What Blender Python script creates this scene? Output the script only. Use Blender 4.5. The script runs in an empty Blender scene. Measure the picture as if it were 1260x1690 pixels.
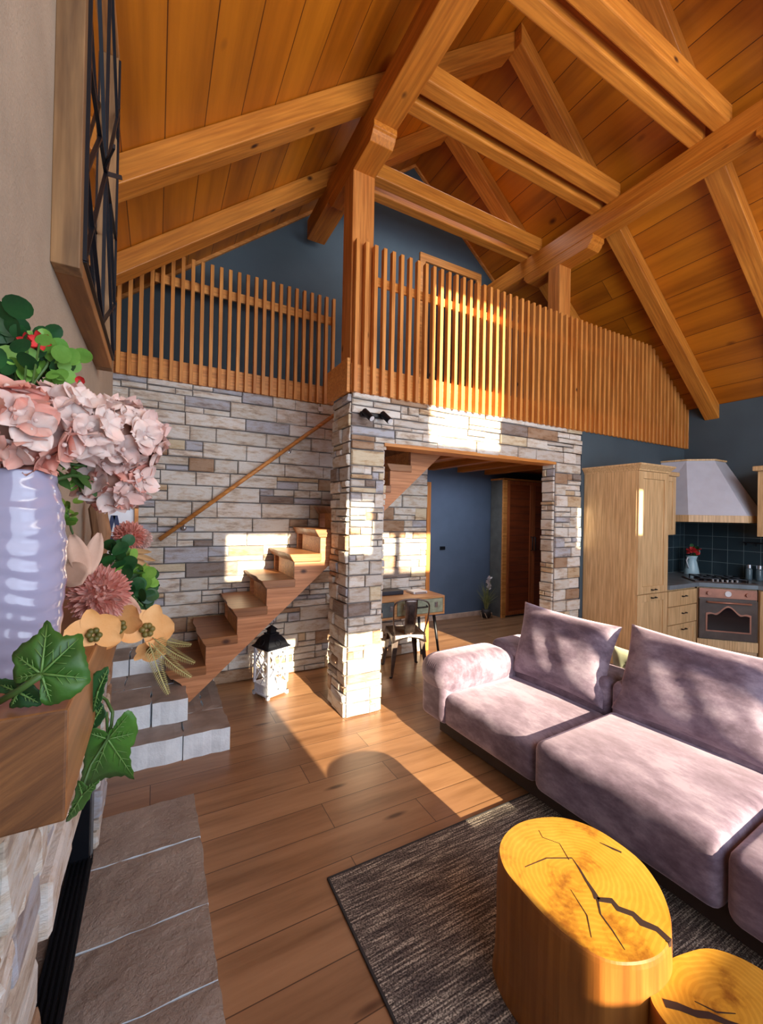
import bpy, bmesh, math, random
from mathutils import Vector, Matrix, Euler
random.seed(7)
sc = bpy.context.scene
col = sc.collection
S = 1.55                      # one unit of the plan below = the camera's height in metres
PI = math.pi

# ------------------------------------------------------------------ camera
RM = ((0.8802, -0.4743, 0.0191), (0.0199, -0.0034, -0.9998), (0.4742, 0.8804, 0.0064))   # right, down, forward
FPX, CXP, CYP = 689.7, 630.0, 845.0
cd = bpy.data.cameras.new('camera'); cam = bpy.data.objects.new('camera', cd); col.objects.link(cam)
rx, dn, fw = [Vector(r) for r in RM]
fw.normalize(); rx = (rx - fw * rx.dot(fw)).normalized(); dn = fw.cross(rx)
m = Matrix.Identity(4)
for i in range(3):
    m[i][0] = rx[i]; m[i][1] = -dn[i]; m[i][2] = -fw[i]
m[2][3] = S
cam.matrix_world = m
cd.sensor_fit = 'HORIZONTAL'; cd.sensor_width = 36; cd.lens = 36 * FPX / 1260; cd.clip_start = 0.02
sc.camera = cam

# ------------------------------------------------------------------ light
sc.view_settings.view_transform = 'Standard'; sc.view_settings.look = 'None'
sc.view_settings.gamma = 1; sc.view_settings.exposure = 0.13; sc.view_settings.use_curve_mapping = False
w = bpy.data.worlds.new('world'); sc.world = w; w.use_nodes = True
w.node_tree.nodes['Background'].inputs[0].default_value = (0.62, 0.74, 1.0, 1)
w.node_tree.nodes['Background'].inputs[1].default_value = 1.6
def lamp(name, kind, loc, direction, energy, color, **k):
    d = bpy.data.lights.new(name, kind); d.energy = energy; d.color = color
    for a, v in k.items(): setattr(d, a, v)
    o = bpy.data.objects.new(name, d); col.objects.link(o)
    o.location = Vector(loc) * S
    o.rotation_euler = Vector(direction).to_track_quat('-Z', 'Y').to_euler()
    return o
lamp('sun', 'SUN', (1, -4, 4), (-0.07, 1.0, -0.30), 21.0, (1.0, 0.83, 0.56), angle=0.009)
lamp('window_daylight', 'AREA', (1.5, -1.0, 1.35), (0.05, 1, 0.10), 134, (0.72, 0.85, 1.0), shape='RECTANGLE', size=4.4, size_y=2.6)
lamp('gable_daylight', 'AREA', (1.7, -0.9, 2.0), (0.0, 0.70, 0.55), 112, (1.0, 0.90, 0.74), shape='RECTANGLE', size=3.4, size_y=1.6)
lamp('hall_fill', 'AREA', (2.5, 2.7, 1.41), (0, 0, -1), 13, (0.85, 0.9, 1.0), shape='RECTANGLE', size=1.0, size_y=0.5)  # unseen fill lamp added to brighten the hall
lamp('loft_fill', 'AREA', (1.7, 2.2, 3.1), (0, 0.25, -1), 9, (0.9, 0.93, 1.0), shape='RECTANGLE', size=1.6, size_y=0.4)  # added fill that lifts the loft, no visible fixture

# ------------------------------------------------------------------ helpers
def lin(c):
    return tuple(((v / 255) / 12.92 if v <= 10 else ((v / 255 + 0.055) / 1.055) ** 2.4) for v in c) + (1.0,)
def ray(px, py):
    a = (px - CXP) / FPX; b = (py - CYP) / FPX
    return rx * a + dn * b + fw
def at(px, py, axis, val):          # plan point where the sight line through a pixel meets a plane
    d = ray(px, py); c = Vector((0, 0, 1)); t = (val - c[axis]) / d[axis]
    return c + d * t
def deep(px, py, dist):             # plan point at a given depth
    return Vector((0, 0, 1)) + ray(px, py) * dist
NM = {}
def nodes(name):
    mt = bpy.data.materials.new(name); mt.use_nodes = True; NM[name] = mt
    nt = mt.node_tree; return mt, nt, nt.nodes, nt.links, nt.nodes['Principled BSDF']
def coords(nt, scale=(1, 1, 1), rnd=True, tilt=0.0):
    N, L = nt.nodes, nt.links
    tc = N.new('ShaderNodeTexCoord'); mp = N.new('ShaderNodeMapping')
    mp.inputs['Scale'].default_value = scale
    if tilt:
        mp.vector_type = 'TEXTURE'; mp.inputs['Rotation'].default_value = (0, tilt, 0); mp.inputs['Scale'].default_value = tuple(1 / v for v in scale)
    if rnd:
        oi = N.new('ShaderNodeObjectInfo'); mu = N.new('ShaderNodeVectorMath'); mu.operation = 'MULTIPLY_ADD'
        mu.inputs[1].default_value = (37, 19, 53); L.new(oi.outputs['Random'], mu.inputs[0]); L.new(tc.outputs['Object'], mu.inputs[2])
        L.new(mu.outputs[0], mp.inputs['Vector'])
    else: L.new(tc.outputs['Object'], mp.inputs['Vector'])
    return mp
def ramp(nt, fac, stops):
    r = nt.nodes.new('ShaderNodeValToRGB'); e = r.color_ramp.elements
    while len(e) < len(stops): e.new(0.5)
    for i, (p, c) in enumerate(stops): e[i].position = p; e[i].color = lin(c) if len(c) == 3 else c
    nt.links.new(fac, r.inputs[0]); return r
def bump(nt, h, strength, dist, bsdf):
    b = nt.nodes.new('ShaderNodeBump'); b.inputs['Strength'].default_value = strength; b.inputs['Distance'].default_value = dist
    nt.links.new(h, b.inputs['Height']); nt.links.new(b.outputs[0], bsdf.inputs['Normal'])
def mixc(nt, fac, a, b, mode='MIX'):
    x = nt.nodes.new('ShaderNodeMix'); x.data_type = 'RGBA'; x.blend_type = mode
    for v, k in ((fac, 0), (a, 6), (b, 7)):
        if hasattr(v, 'links'): nt.links.new(v, x.inputs[k])
        else: x.inputs[k].default_value = v
    return x.outputs[2]
def noise(nt, vec, scale, detail=4, rough=0.55):
    n = nt.nodes.new('ShaderNodeTexNoise'); n.inputs['Scale'].default_value = scale; n.inputs['Detail'].default_value = detail
    n.inputs['Roughness'].default_value = rough; nt.links.new(vec, n.inputs['Vector']); return n.outputs['Fac']
def plain(name, c, rough=0.6, metal=0.0, var=0.12, sc_=8, bmp=0.0, spec=0.5, coat=0, sheen=0):
    mt, nt, N, L, b = nodes(name)
    mp = coords(nt); f = noise(nt, mp.outputs[0], sc_)
    r = ramp(nt, f, [(0.3, tuple(int(v * (1 - var)) for v in c)), (0.7, tuple(min(255, int(v * (1 + var * .6))) for v in c))])
    L.new(r.outputs[0], b.inputs['Base Color']); b.inputs['Roughness'].default_value = rough; b.inputs['Metallic'].default_value = metal
    b.inputs['Specular IOR Level'].default_value = spec; b.inputs['Coat Weight'].default_value = coat; b.inputs['Sheen Weight'].default_value = sheen
    if bmp: bump(nt, noise(nt, mp.outputs[0], sc_ * 6), bmp, 0.01, b)
    return mt
def wood(name, dark, light, axis=0, tilt=0.0, *, rough=0.5, knots=True, grain=1.0, knot_c=(70, 35, 15), kscale=2.2, rings=False):
    mt, nt, N, L, b = nodes(name)
    sc3 = [9 * grain] * 3; sc3[axis] = 0.9 * grain
    mp = coords(nt, sc3, tilt=tilt)
    f = noise(nt, mp.outputs[0], 1.6, 6, 0.6)
    sc4 = [60 * grain] * 3; sc4[axis] = 2.5 * grain
    mp2 = coords(nt, sc4, tilt=tilt); f2 = noise(nt, mp2.outputs[0], 1.0, 3, 0.5)
    r = ramp(nt, f, [(0.28, dark), (0.72, light)])
    r2 = ramp(nt, f2, [(0.35, (205, 195, 185)), (0.65, (255, 255, 255))])
    c = mixc(nt, 0.8, r.outputs[0], r2.outputs[0], 'MULTIPLY')
    if knots:
        s5 = [kscale * 1.6] * 3; s5[axis] = kscale
        mp3 = coords(nt, s5, tilt=tilt); v = N.new('ShaderNodeTexVoronoi'); v.inputs['Scale'].default_value = 1.0; L.new(mp3.outputs[0], v.inputs['Vector'])
        r3 = ramp(nt, v.outputs['Distance'], [(0.03, (255, 255, 255)), (0.085, (0, 0, 0))])
        c = mixc(nt, r3.outputs[0], c, lin(knot_c))
    L.new(c, b.inputs['Base Color']); b.inputs['Roughness'].default_value = rough
    bump(nt, f2, 0.12, 0.004, b)
    return mt
def brickmat(name, c1, c2, mortar, bw, rh, ms, rough, vec='xy', grain=None, bmp=0.3, off=0.5, light=None):
    # boards or tiles in a brick layout; vec picks the two local axes
    mt, nt, N, L, b = nodes(name)
    tc = N.new('ShaderNodeTexCoord'); sp = N.new('ShaderNodeSeparateXYZ'); cb = N.new('ShaderNodeCombineXYZ')
    L.new(tc.outputs['Object'], sp.inputs[0])
    L.new(sp.outputs[vec[0].upper()], cb.inputs[0]); L.new(sp.outputs[vec[1].upper()], cb.inputs[1])
    t = N.new('ShaderNodeTexBrick'); L.new(cb.outputs[0], t.inputs['Vector'])
    t.inputs['Color1'].default_value = lin(c1); t.inputs['Color2'].default_value = lin(c2); t.inputs['Mortar'].default_value = lin(mortar)
    t.inputs['Scale'].default_value = 1; t.inputs['Mortar Size'].default_value = ms; t.inputs['Brick Width'].default_value = bw; t.inputs['Row Height'].default_value = rh
    t.inputs['Mortar Smooth'].default_value = 0.1; t.offset = off; t.inputs['Bias'].default_value = 0
    c = t.outputs['Color']
    if grain:
        mp = N.new('ShaderNodeMapping'); mp.inputs['Scale'].default_value = (grain[0], grain[1], 1); L.new(cb.outputs[0], mp.inputs[0])
        # shift the grain per board
        ad = N.new('ShaderNodeVectorMath'); ad.operation = 'ADD'; L.new(mp.outputs[0], ad.inputs[0])
        sb = N.new('ShaderNodeVectorMath'); sb.operation = 'SCALE'; sb.inputs['Scale'].default_value = 40; L.new(t.outputs['Color'], sb.inputs[0]); L.new(sb.outputs[0], ad.inputs[1])
        f = noise(nt, ad.outputs[0], 1.0, 6, 0.6)
        r = ramp(nt, f, [(0.3, (188, 178, 168)), (0.52, (232, 228, 224)), (0.72, (255, 255, 255))])
        c = mixc(nt, 1.0, c, r.outputs[0], 'MULTIPLY')
        mk = N.new('ShaderNodeMapping'); mk.inputs['Scale'].default_value = grain[2]; L.new(cb.outputs[0], mk.inputs[0])
        v = N.new('ShaderNodeTexVoronoi'); v.inputs['Scale'].default_value = 1; L.new(mk.outputs[0], v.inputs['Vector'])
        r3 = ramp(nt, v.outputs['Distance'], [(0.035, (255, 255, 255)), (0.10, (0, 0, 0))])
        c = mixc(nt, r3.outputs[0], c, lin(grain[3]))
    L.new(c, b.inputs['Base Color']); b.inputs['Roughness'].default_value = rough
    inv = N.new('ShaderNodeMath'); inv.operation = 'SUBTRACT'; inv.inputs[0].default_value = 1; L.new(t.outputs['Fac'], inv.inputs[1])
    bump(nt, inv.outputs[0], bmp, 0.004, b)
    return mt

class MB:
    """collects shapes (plan units, world position) and links them as ONE mesh object"""
    def __init__(s, u=S): s.v = []; s.f = []; s.mi = []; s.u = u; s.cur = 0
    def add(s, vs, fs):
        b = len(s.v); s.v += [Vector(v) for v in vs]
        for f in fs: s.f.append([b + i for i in f]); s.mi.append(s.cur)
        return s
    def box(s, x0, x1, y0, y1, z0, z1):
        return s.hexa([(x0, y0, z0), (x1, y0, z0), (x1, y1, z0), (x0, y1, z0), (x0, y0, z1), (x1, y0, z1), (x1, y1, z1), (x0, y1, z1)])
    def hexa(s, p):
        return s.add(p, [(0, 3, 2, 1), (4, 5, 6, 7), (0, 1, 5, 4), (1, 2, 6, 5), (2, 3, 7, 6), (3, 0, 4, 7)])
    def bar(s, a, b, w_, h, up=(0, 0, 1)):     # square bar from a to b
        a = Vector(a); b = Vector(b); d = (b - a).normalized(); x = d.cross(Vector(up))
        if x.length < 1e-5: x = d.cross(Vector((1, 0, 0)))
        x.normalize(); y = x.cross(d).normalized()
        x = x * w_ / 2; y = y * h / 2
        return s.hexa([a - x - y, a + x - y, b + x - y, b - x - y, a - x + y, a + x + y, b + x + y, b - x + y])
    def prism(s, poly, vec):                   # polygon (3D points, planar) swept by vec
        n = len(poly); p = [Vector(q) for q in poly]; v = Vector(vec)
        return s.add(p + [q + v for q in p], [tuple(range(n))[::-1], tuple(range(n, 2 * n))] + [(i, (i + 1) % n, n + (i + 1) % n, n + i) for i in range(n)])
    def tube(s, pts, r, seg=8, cap=True):
        pts = [Vector(p) for p in pts]; n = len(pts); rr = r if isinstance(r, (list, tuple)) else [r] * n
        b = len(s.v); ref = Vector((0.3, 0.2, 0.9)).normalized(); x = None
        for i, p in enumerate(pts):
            t = (pts[min(i + 1, n - 1)] - pts[max(i - 1, 0)]).normalized()
            if x is None:
                x = t.cross(ref)
                if x.length < 0.05: x = t.cross(Vector((1, 0, 0)))
            else: x = x - t * x.dot(t)
            x = x.normalized(); y = t.cross(x)
            for k in range(seg):
                a = 2 * PI * k / seg; s.v.append(p + (x * math.cos(a) + y * math.sin(a)) * rr[i])
        for i in range(n - 1):
            for k in range(seg):
                k2 = (k + 1) % seg
                s.f.append([b + i * seg + k, b + i * seg + k2, b + (i + 1) * seg + k2, b + (i + 1) * seg + k]); s.mi.append(s.cur)
        if cap:
            s.f.append([b + k for k in range(seg)][::-1]); s.mi.append(s.cur)
            s.f.append([b + (n - 1) * seg + k for k in range(seg)]); s.mi.append(s.cur)
        return s
    def lathe(s, prof, c, seg=32, wob=None, axis=None):
        c = Vector(c); b = len(s.v); n = len(prof)
        q = Vector((0, 0, 1)).rotation_difference(Vector(axis)) if axis else None
        for i, (r, z) in enumerate(prof):
            for k in range(seg):
                a = 2 * PI * k / seg; r2 = r * (1 + (wob(a, z) if wob else 0))
                p = Vector((r2 * math.cos(a), r2 * math.sin(a), z))
                s.v.append(c + (q @ p if q else p))
        for i in range(n - 1):
            for k in range(seg):
                k2 = (k + 1) % seg
                s.f.append([b + i * seg + k, b + i * seg + k2, b + (i + 1) * seg + k2, b + (i + 1) * seg + k]); s.mi.append(s.cur)
        s.f.append([b + k for k in range(seg)][::-1]); s.mi.append(s.cur)
        s.f.append([b + (n - 1) * seg + k for k in range(seg)]); s.mi.append(s.cur)
        return s
    def grid(s, fn, nu, nv, closed=False):
        b = len(s.v)
        for i in range(nu + 1):
            for j in range(nv + 1): s.v.append(Vector(fn(i / nu, j / nv)))
        for i in range(nu):
            for j in range(nv):
                s.f.append([b + i * (nv + 1) + j, b + (i + 1) * (nv + 1) + j, b + (i + 1) * (nv + 1) + j + 1, b + i * (nv + 1) + j + 1]); s.mi.append(s.cur)
        return s
    def ball(s, c, r, nu=12, nv=8, sc3=(1, 1, 1)):
        c = Vector(c)
        return s.grid(lambda u, v: c + Vector((r * sc3[0] * math.sin(PI * v) * math.cos(2 * PI * u), r * sc3[1] * math.sin(PI * v) * math.sin(2 * PI * u), -r * sc3[2] * math.cos(PI * v))), nu, nv)
    def build(s, name, mat, parent=None, bevel=0, seg=2, smooth=False, fix=True, merge=False, colors=None, origin=None, subd=0):
        vs = [v * s.u for v in s.v]
        if origin is not None: og = Vector(origin) * S
        elif parent is not None:
            og = Vector(parent.location); pp = parent.parent
            while pp is not None: og += pp.location; pp = pp.parent
        else:
            xs = [v.x for v in vs]; ys = [v.y for v in vs]
            og = Vector(((min(xs) + max(xs)) / 2, (min(ys) + max(ys)) / 2, min(v.z for v in vs)))
        me = bpy.data.meshes.new(name); me.from_pydata([v - og for v in vs], [], s.f)
        mats = mat if isinstance(mat, (list, tuple)) else [mat]
        for k in mats: me.materials.append(k)
        if len(mats) > 1:
            for p, k in zip(me.polygons, s.mi): p.material_index = k
        if colors:
            ca = me.color_attributes.new('tone', 'FLOAT_COLOR', 'CORNER')
            i = 0
            for p in me.polygons:
                for _ in p.loop_indices: ca.data[i].color = colors[p.index]; i += 1
        if fix or merge:
            bm = bmesh.new(); bm.from_mesh(me)
            if merge: bmesh.ops.remove_doubles(bm, verts=bm.verts, dist=1e-5)
            if fix: bmesh.ops.recalc_face_normals(bm, faces=bm.faces)
            bm.to_mesh(me); bm.free()
        if smooth:
            for p in me.polygons: p.use_smooth = True
        o = bpy.data.objects.new(name, me); col.objects.link(o)
        if parent is not None: o.parent = parent
        else: o.location = og
        if bevel:
            bv = o.modifiers.new('bevel', 'BEVEL'); bv.width = bevel; bv.segments = seg; bv.limit_method = 'ANGLE'; bv.angle_limit = 0.6
        if subd:
            sb = o.modifiers.new('subd', 'SUBSURF'); sb.levels = subd; sb.render_levels = subd
        return o
def B(x0, x1, y0, y1, z0, z1, **k): return MB().box(x0, x1, y0, y1, z0, z1)
def tag(o, label=None, cat=None, group=None, kind=None):
    if label: o['label'] = label
    if cat: o['category'] = cat
    if group: o['group'] = group
    if kind: o['kind'] = kind
    return o
def thing(name, loc, label, cat, group=None):
    o = bpy.data.objects.new(name, None); col.objects.link(o); o.location = Vector(loc) * S; o.empty_display_size = 0.05
    return tag(o, label, cat, group)
def copy_tree(o, parent=None):
    c = o.copy(); col.objects.link(c)
    if parent is not None: c.parent = parent
    for ch in [x for x in ALLKIDS(o)]: copy_tree(ch, c)
    return c
def ALLKIDS(o): return [x for x in list(col.objects) if x.parent == o]
def struct(o): o['kind'] = 'structure'; return o

# ------------------------------------------------------------------ materials
PLANK = brickmat('ceiling_planks', (206, 126, 26), (188, 108, 18), (96, 46, 8), 6.0, 0.20, 0.0025, 0.42, 'yx', grain=(0.5, 9, (1.6, 3.4, 1), (90, 40, 8)), bmp=0.4)
BEAM_X = wood('beam_wood_across', (186, 112, 36), (216, 144, 58), 0, rough=0.5)
RAFT_L = wood('rafter_wood_left', (186, 112, 36), (216, 144, 58), 0, -math.atan(.8), rough=0.5)
RAFT_R = wood('rafter_wood_right', (186, 112, 36), (216, 144, 58), 0, math.atan(.8), rough=0.5)
BEAM_Y = wood('beam_wood_along', (186, 108, 30), (212, 138, 50), 1, rough=0.5)
BEAM_Z = wood('post_wood', (190, 115, 50), (220, 150, 78), 2, rough=0.5)
SLAT = wood('slat_wood', (200, 124, 52), (232, 164, 88), 2, rough=0.45, knots=True, kscale=3.2)
BOARD = wood('pine_board', (205, 130, 58), (230, 165, 90), 0, rough=0.45)
FLOOR = brickmat('floor_boards', (176, 134, 98), (154, 114, 82), (92, 64, 46), 1.28, 0.192, 0.0022, 0.34, 'xy', grain=(1.3, 13, (1.2, 5, 1), (86, 54, 34)), bmp=0.25, off=0.37)
TREAD = wood('stair_wood', (128, 80, 46), (172, 118, 74), 0, rough=0.38, grain=1.2)
STRG = wood('stringer_wood', (186, 122, 78), (214, 152, 108), 0, rough=0.5)
MANT = wood('mantel_wood', (112, 70, 38), (178, 122, 72), 1, rough=0.45)
FRAMEW = wood('reclaimed_wood', (84, 62, 44), (168, 128, 84), 2, rough=0.6)
CAB = wood('cabinet_oak', (214, 178, 130), (232, 200, 154), 2, rough=0.45, knots=False, grain=1.6)
WARD = wood('wardrobe_pine', (150, 76, 40), (186, 104, 58), 2, rough=0.4)
TRIMW = wood('trim_wood', (196, 124, 56), (226, 160, 88), 0, rough=0.5, knots=False)
DESKW = wood('desk_wood', (176, 122, 76), (206, 156, 106), 0, rough=0.45, knots=False)
DARKWALL = plain('slate_paint', (68, 84, 96), 0.75, var=0.06, sc_=2)
BLUEWALL = plain('hall_paint', (84, 100, 124), 0.75, var=0.06, sc_=2)
def plaster():
    mt, nt, N, L, b = nodes('rough_plaster'); mp = coords(nt, rnd=False)
    f = noise(nt, mp.outputs[0], 3, 6, 0.6); f2 = noise(nt, mp.outputs[0], 140, 4, 0.6)
    L.new(ramp(nt, f, [(0.3, (148, 134, 118)), (0.7, (172, 156, 138))]).outputs[0], b.inputs['Base Color']); b.inputs['Roughness'].default_value = 0.9
    bump(nt, f2, 0.5, 0.004, b); return mt
PLASTER = plaster()
def stonemat():
    mt, nt, N, L, b = nodes('split_stone')
    at_ = N.new('ShaderNodeAttribute'); at_.attribute_name = 'tone'
    mp = coords(nt, (1, 1, 3.4), rnd=False); f = noise(nt, mp.outputs[0], 7, 7, 0.66)
    mp2 = coords(nt, (1, 1, 3), rnd=False); f2 = noise(nt, mp2.outputs[0], 26, 6, 0.65)
    st = ramp(nt, f, [(0.46, (255, 255, 255)), (0.57, (232, 214, 194)), (0.66, (176, 150, 130)), (0.78, (150, 134, 128))])
    c = mixc(nt, 0.75, at_.outputs['Color'], st.outputs[0], 'MULTIPLY')
    L.new(c, b.inputs['Base Color']); b.inputs['Roughness'].default_value = 0.8
    bump(nt, f2, 0.75, 0.012, b); return mt
STONE = stonemat()
MORTAR = plain('mortar', (112, 108, 108), 0.95)
SLABTOP = plain('slab_stone', (152, 138, 130), 0.55, var=0.14, sc_=7)
def slabmat():
    mt, nt, N, L, b = nodes('hearth_stone'); mp = coords(nt)
    f = noise(nt, mp.outputs[0], 5, 6, 0.6); f2 = noise(nt, mp.outputs[0], 7, 9, 0.68)
    L.new(ramp(nt, f, [(0.3, (178, 156, 142)), (0.7, (208, 188, 174))]).outputs[0], b.inputs['Base Color']); b.inputs['Roughness'].default_value = 0.5
    bump(nt, f2, 1.0, 0.11, b); return mt
HEARTH = slabmat()
WHITESTONE = plain('whitewashed_stone', (232, 240, 248), 0.8, var=0.06, sc_=9, bmp=0.4)
def velvet():
    mt, nt, N, L, b = nodes('mauve_velvet'); mp = coords(nt, (2.2, 1.0, 2.0))
    f = noise(nt, mp.outputs[0], 3.4, 8, 0.7); f3 = noise(nt, mp.outputs[0], 160, 3)
    L.new(ramp(nt, f, [(0.38, (84, 70, 86)), (0.50, (112, 98, 116)), (0.62, (142, 130, 146))]).outputs[0], b.inputs['Base Color'])
    b.inputs['Roughness'].default_value = 0.75; b.inputs['Sheen Weight'].default_value = 0.9; b.inputs['Sheen Roughness'].default_value = 0.35
    b.inputs['Sheen Tint'].default_value = lin((225, 205, 225)); bump(nt, f3, 0.15, 0.002, b); return mt
VELVET = velvet()
def rugmat():
    mt, nt, N, L, b = nodes('woven_rug'); mp = coords(nt, (5, 130, 1), rnd=False)
    f = noise(nt, mp.outputs[0], 1.0, 3, 0.7); mp2 = coords(nt, (150, 150, 1), rnd=False); f2 = noise(nt, mp2.outputs[0], 1.0, 1)
    r = ramp(nt, f, [(0.36, (74, 66, 66)), (0.50, (118, 108, 102)), (0.62, (206, 196, 180))])
    r2 = ramp(nt, f2, [(0.42, (110, 105, 105)), (0.56, (255, 255, 255))])
    L.new(mixc(nt, 0.85, r.outputs[0], r2.outputs[0], 'MULTIPLY'), b.inputs['Base Color']); b.inputs['Roughness'].default_value = 0.95
    bump(nt, f2, 0.6, 0.004, b); return mt
RUG = rugmat()
RUGEDGE = plain('rug_binding', (52, 50, 52), 0.9)
def endgrain():
    mt, nt, N, L, b = nodes('stump_end_grain'); mp = coords(nt, (1, 1, 0.1), rnd=False)
    nd = noise(nt, mp.outputs[0], 4, 3); mpp = N.new('ShaderNodeVectorMath'); mpp.operation = 'LENGTH'; L.new(mp.outputs[0], mpp.inputs[0])
    ad = N.new('ShaderNodeMath'); ad.operation = 'MULTIPLY_ADD'; ad.inputs[1].default_value = 0.10; L.new(nd, ad.inputs[0]); L.new(mpp.outputs['Value'], ad.inputs[2])
    sn = N.new('ShaderNodeMath'); sn.operation = 'SINE'; ms = N.new('ShaderNodeMath'); ms.operation = 'MULTIPLY'; ms.inputs[1].default_value = 420
    L.new(ad.outputs[0], ms.inputs[0]); L.new(ms.outputs[0], sn.inputs[0])
    f = noise(nt, mp.outputs[0], 7, 6, 0.65)
    c = ramp(nt, f, [(0.36, (140, 88, 26)), (0.47, (190, 138, 44)), (0.7, (204, 154, 58))]).outputs[0]
    r = ramp(nt, sn.outputs[0], [(0.0, (232, 225, 215)), (0.6, (255, 255, 255))])
    c = mixc(nt, 0.6, c, r.outputs[0], 'MULTIPLY')
    L.new(c, b.inputs['Base Color']); b.inputs['Roughness'].default_value = 0.35
    bump(nt, f, 0.15, 0.003, b); return mt
ENDG = endgrain()
STUMPSIDE = wood('stump_side_wood', (120, 68, 26), (172, 110, 46), 2, rough=0.4, knots=False, grain=0.7)  # side colour darkened below the top's to carry the shade there
BARK = wood('stump_raw_wood', (140, 96, 44), (206, 158, 84), 2, rough=0.7, knots=False)
CRACK = plain('crack_dark_wood', (44, 20, 8), 0.8)
BLACK = plain('black_metal', (26, 28, 36), 0.4, metal=0.4)
GUNM = plain('gunmetal', (112, 100, 98), 0.3, metal=0.9, var=0.2, sc_=20)
COPPER = plain('aged_copper', (176, 126, 108), 0.35, metal=0.6)
BRONZE = plain('oven_bronze', (96, 86, 82), 0.35, metal=0.5)
CHROME = plain('steel', (190, 190, 195), 0.25, metal=0.9)
WHITEP = plain('white_paint', (222, 224, 232), 0.5, var=0.05)
LANTW = plain('whitewashed_wood', (205, 208, 222), 0.65, var=0.12, sc_=25)
HOODM = plain('hood_enamel', (196, 204, 222), 0.35, var=0.03)
WORKT = plain('worktop_laminate', (112, 126, 138), 0.35, var=0.1)
TILE = brickmat('wall_tiles', (46, 62, 70), (40, 54, 62), (120, 138, 142), 0.155, 0.155, 0.0022, 0.25, 'xz', bmp=0.5, off=0.0)
TILE_R = brickmat('wall_tiles_side', (46, 62, 70), (40, 54, 62), (120, 138, 142), 0.155, 0.155, 0.0022, 0.25, 'yz', bmp=0.5, off=0.0)
GLASSD = plain('dark_oven_glass', (14, 20, 28), 0.06, var=0.02, spec=0.9)
MIRROR = plain('mirror_glass', (225, 225, 228), 0.03, metal=1.0, var=0.01)
def leafmat(name, a, b_, rough=0.5, sub=0.1):
    mt, nt, N, L, b = nodes(name); mp = coords(nt); f = noise(nt, mp.outputs[0], 14, 5)
    L.new(ramp(nt, f, [(0.3, a), (0.7, b_)]).outputs[0], b.inputs['Base Color']); b.inputs['Roughness'].default_value = rough
    f2 = noise(nt, mp.outputs[0], 90, 3); bump(nt, f2, 0.25, 0.002, b)
    if sub == 1: b.inputs['Subsurface Weight'].default_value = .5; b.inputs['Subsurface Scale'].default_value = .02; b.inputs['Subsurface Radius'].default_value = (1, .6, .5)
    return mt
IVY = leafmat('vine_leaf_green', (44, 84, 28), (78, 128, 46))
IVYV = leafmat('leaf_vein', (92, 132, 62), (120, 156, 84))
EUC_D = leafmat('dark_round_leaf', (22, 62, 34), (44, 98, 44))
EUC_L = leafmat('light_round_leaf', (84, 138, 48), (130, 176, 76))
STEM = leafmat('stem_green', (52, 84, 36), (78, 110, 50))
PETAL_P = leafmat('pale_pink_petal', (216, 168, 158), (240, 212, 202), 0.7, 1)
PETAL_C = leafmat('coral_petal', (214, 128, 112), (236, 178, 162), 0.7, 1)
PETAL_R = leafmat('red_petal', (176, 28, 32), (214, 52, 52), 0.6)
PETAL_M = leafmat('chrysanthemum_petal', (224, 146, 130), (244, 192, 178), 0.7, 1)
PETAL_O = leafmat('orchid_petal', (226, 158, 88), (244, 190, 128), 0.6)
OLIVE = leafmat('orchid_heart', (88, 84, 34), (120, 104, 50))
FERN = leafmat('dry_fern', (150, 140, 86), (196, 186, 128), 0.8)
DRYLEAF = leafmat('dry_tan_leaf', (182, 140, 92), (214, 172, 124), 0.7)
PINKLEAF = leafmat('dusty_pink_leaf', (196, 152, 128), (220, 180, 158), 0.7)
CERAM = plain('white_glazed_ceramic', (160, 156, 182), 0.16, var=0.03, coat=0.5)
BARKD = wood('driftwood', (96, 66, 46), (160, 118, 84), 2, rough=0.8, knots=False, grain=2)

# ------------------------------------------------------------------ the shell
RX, RZ, SL = 1.68, 3.67, 0.80            # ridge and roof slope
def roof_z(x): return RZ - SL * abs(x - RX)
YW = -1.10                                # window wall
XR = 3.873; XL = -0.45; YB = 2.70; YH = 3.27
XC = -0.137                               # chimney breast face
struct(B(XL - .1, XR + .1, YW - .1, YH + .1, -0.08, 0).build('floor', FLOOR, origin=(0, 0, 0)))
def slope(name, x0, x1):
    mb = MB(); t = 0.08
    mb.hexa([(x0, YW - .1, roof_z(x0)), (x1, YW - .1, roof_z(x1)), (x1, YB + .1, roof_z(x1)), (x0, YB + .1, roof_z(x0)),
             (x0, YW - .1, roof_z(x0) + t), (x1, YW - .1, roof_z(x1) + t), (x1, YB + .1, roof_z(x1) + t), (x0, YB + .1, roof_z(x0) + t)])
    return struct(mb.build(name, PLANK, origin=(0, 0, 0)))
slope('ceiling', XL - .1, RX); slope('ceiling', RX, XR + .1)
# gable wall behind the loft, with the loft door opening closed by a door
def gable(y0, y1, zb, name, mat, x0=XL - .1, x1=XR + .1):
    p = [(x0, y0, zb), (x1, y0, zb), (x1, y0, roof_z(x1)), (RX, y0, RZ), (x0, y0, roof_z(x0))]
    return struct(MB().prism(p, (0, y1 - y0, 0)).build(name, mat))
gable(YB, YB + .08, 1.55, 'wall_back', DARKWALL)
struct(B(XR, XR + .08, YW, YB, 0, roof_z(XR) + .02).build('wall_right', DARKWALL))
struct(B(XL - .08, XL, YW, YH, 0, roof_z(XL) + .02).build('wall_left', PLASTER))
struct(B(XL, XR, YH, YH + .08, 0, 1.52).build('wall_hall', BLUEWALL))
struct(B(XR, XR + .08, YB, YH, 0, 1.52).build('wall_hall_side', DARKWALL))
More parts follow.
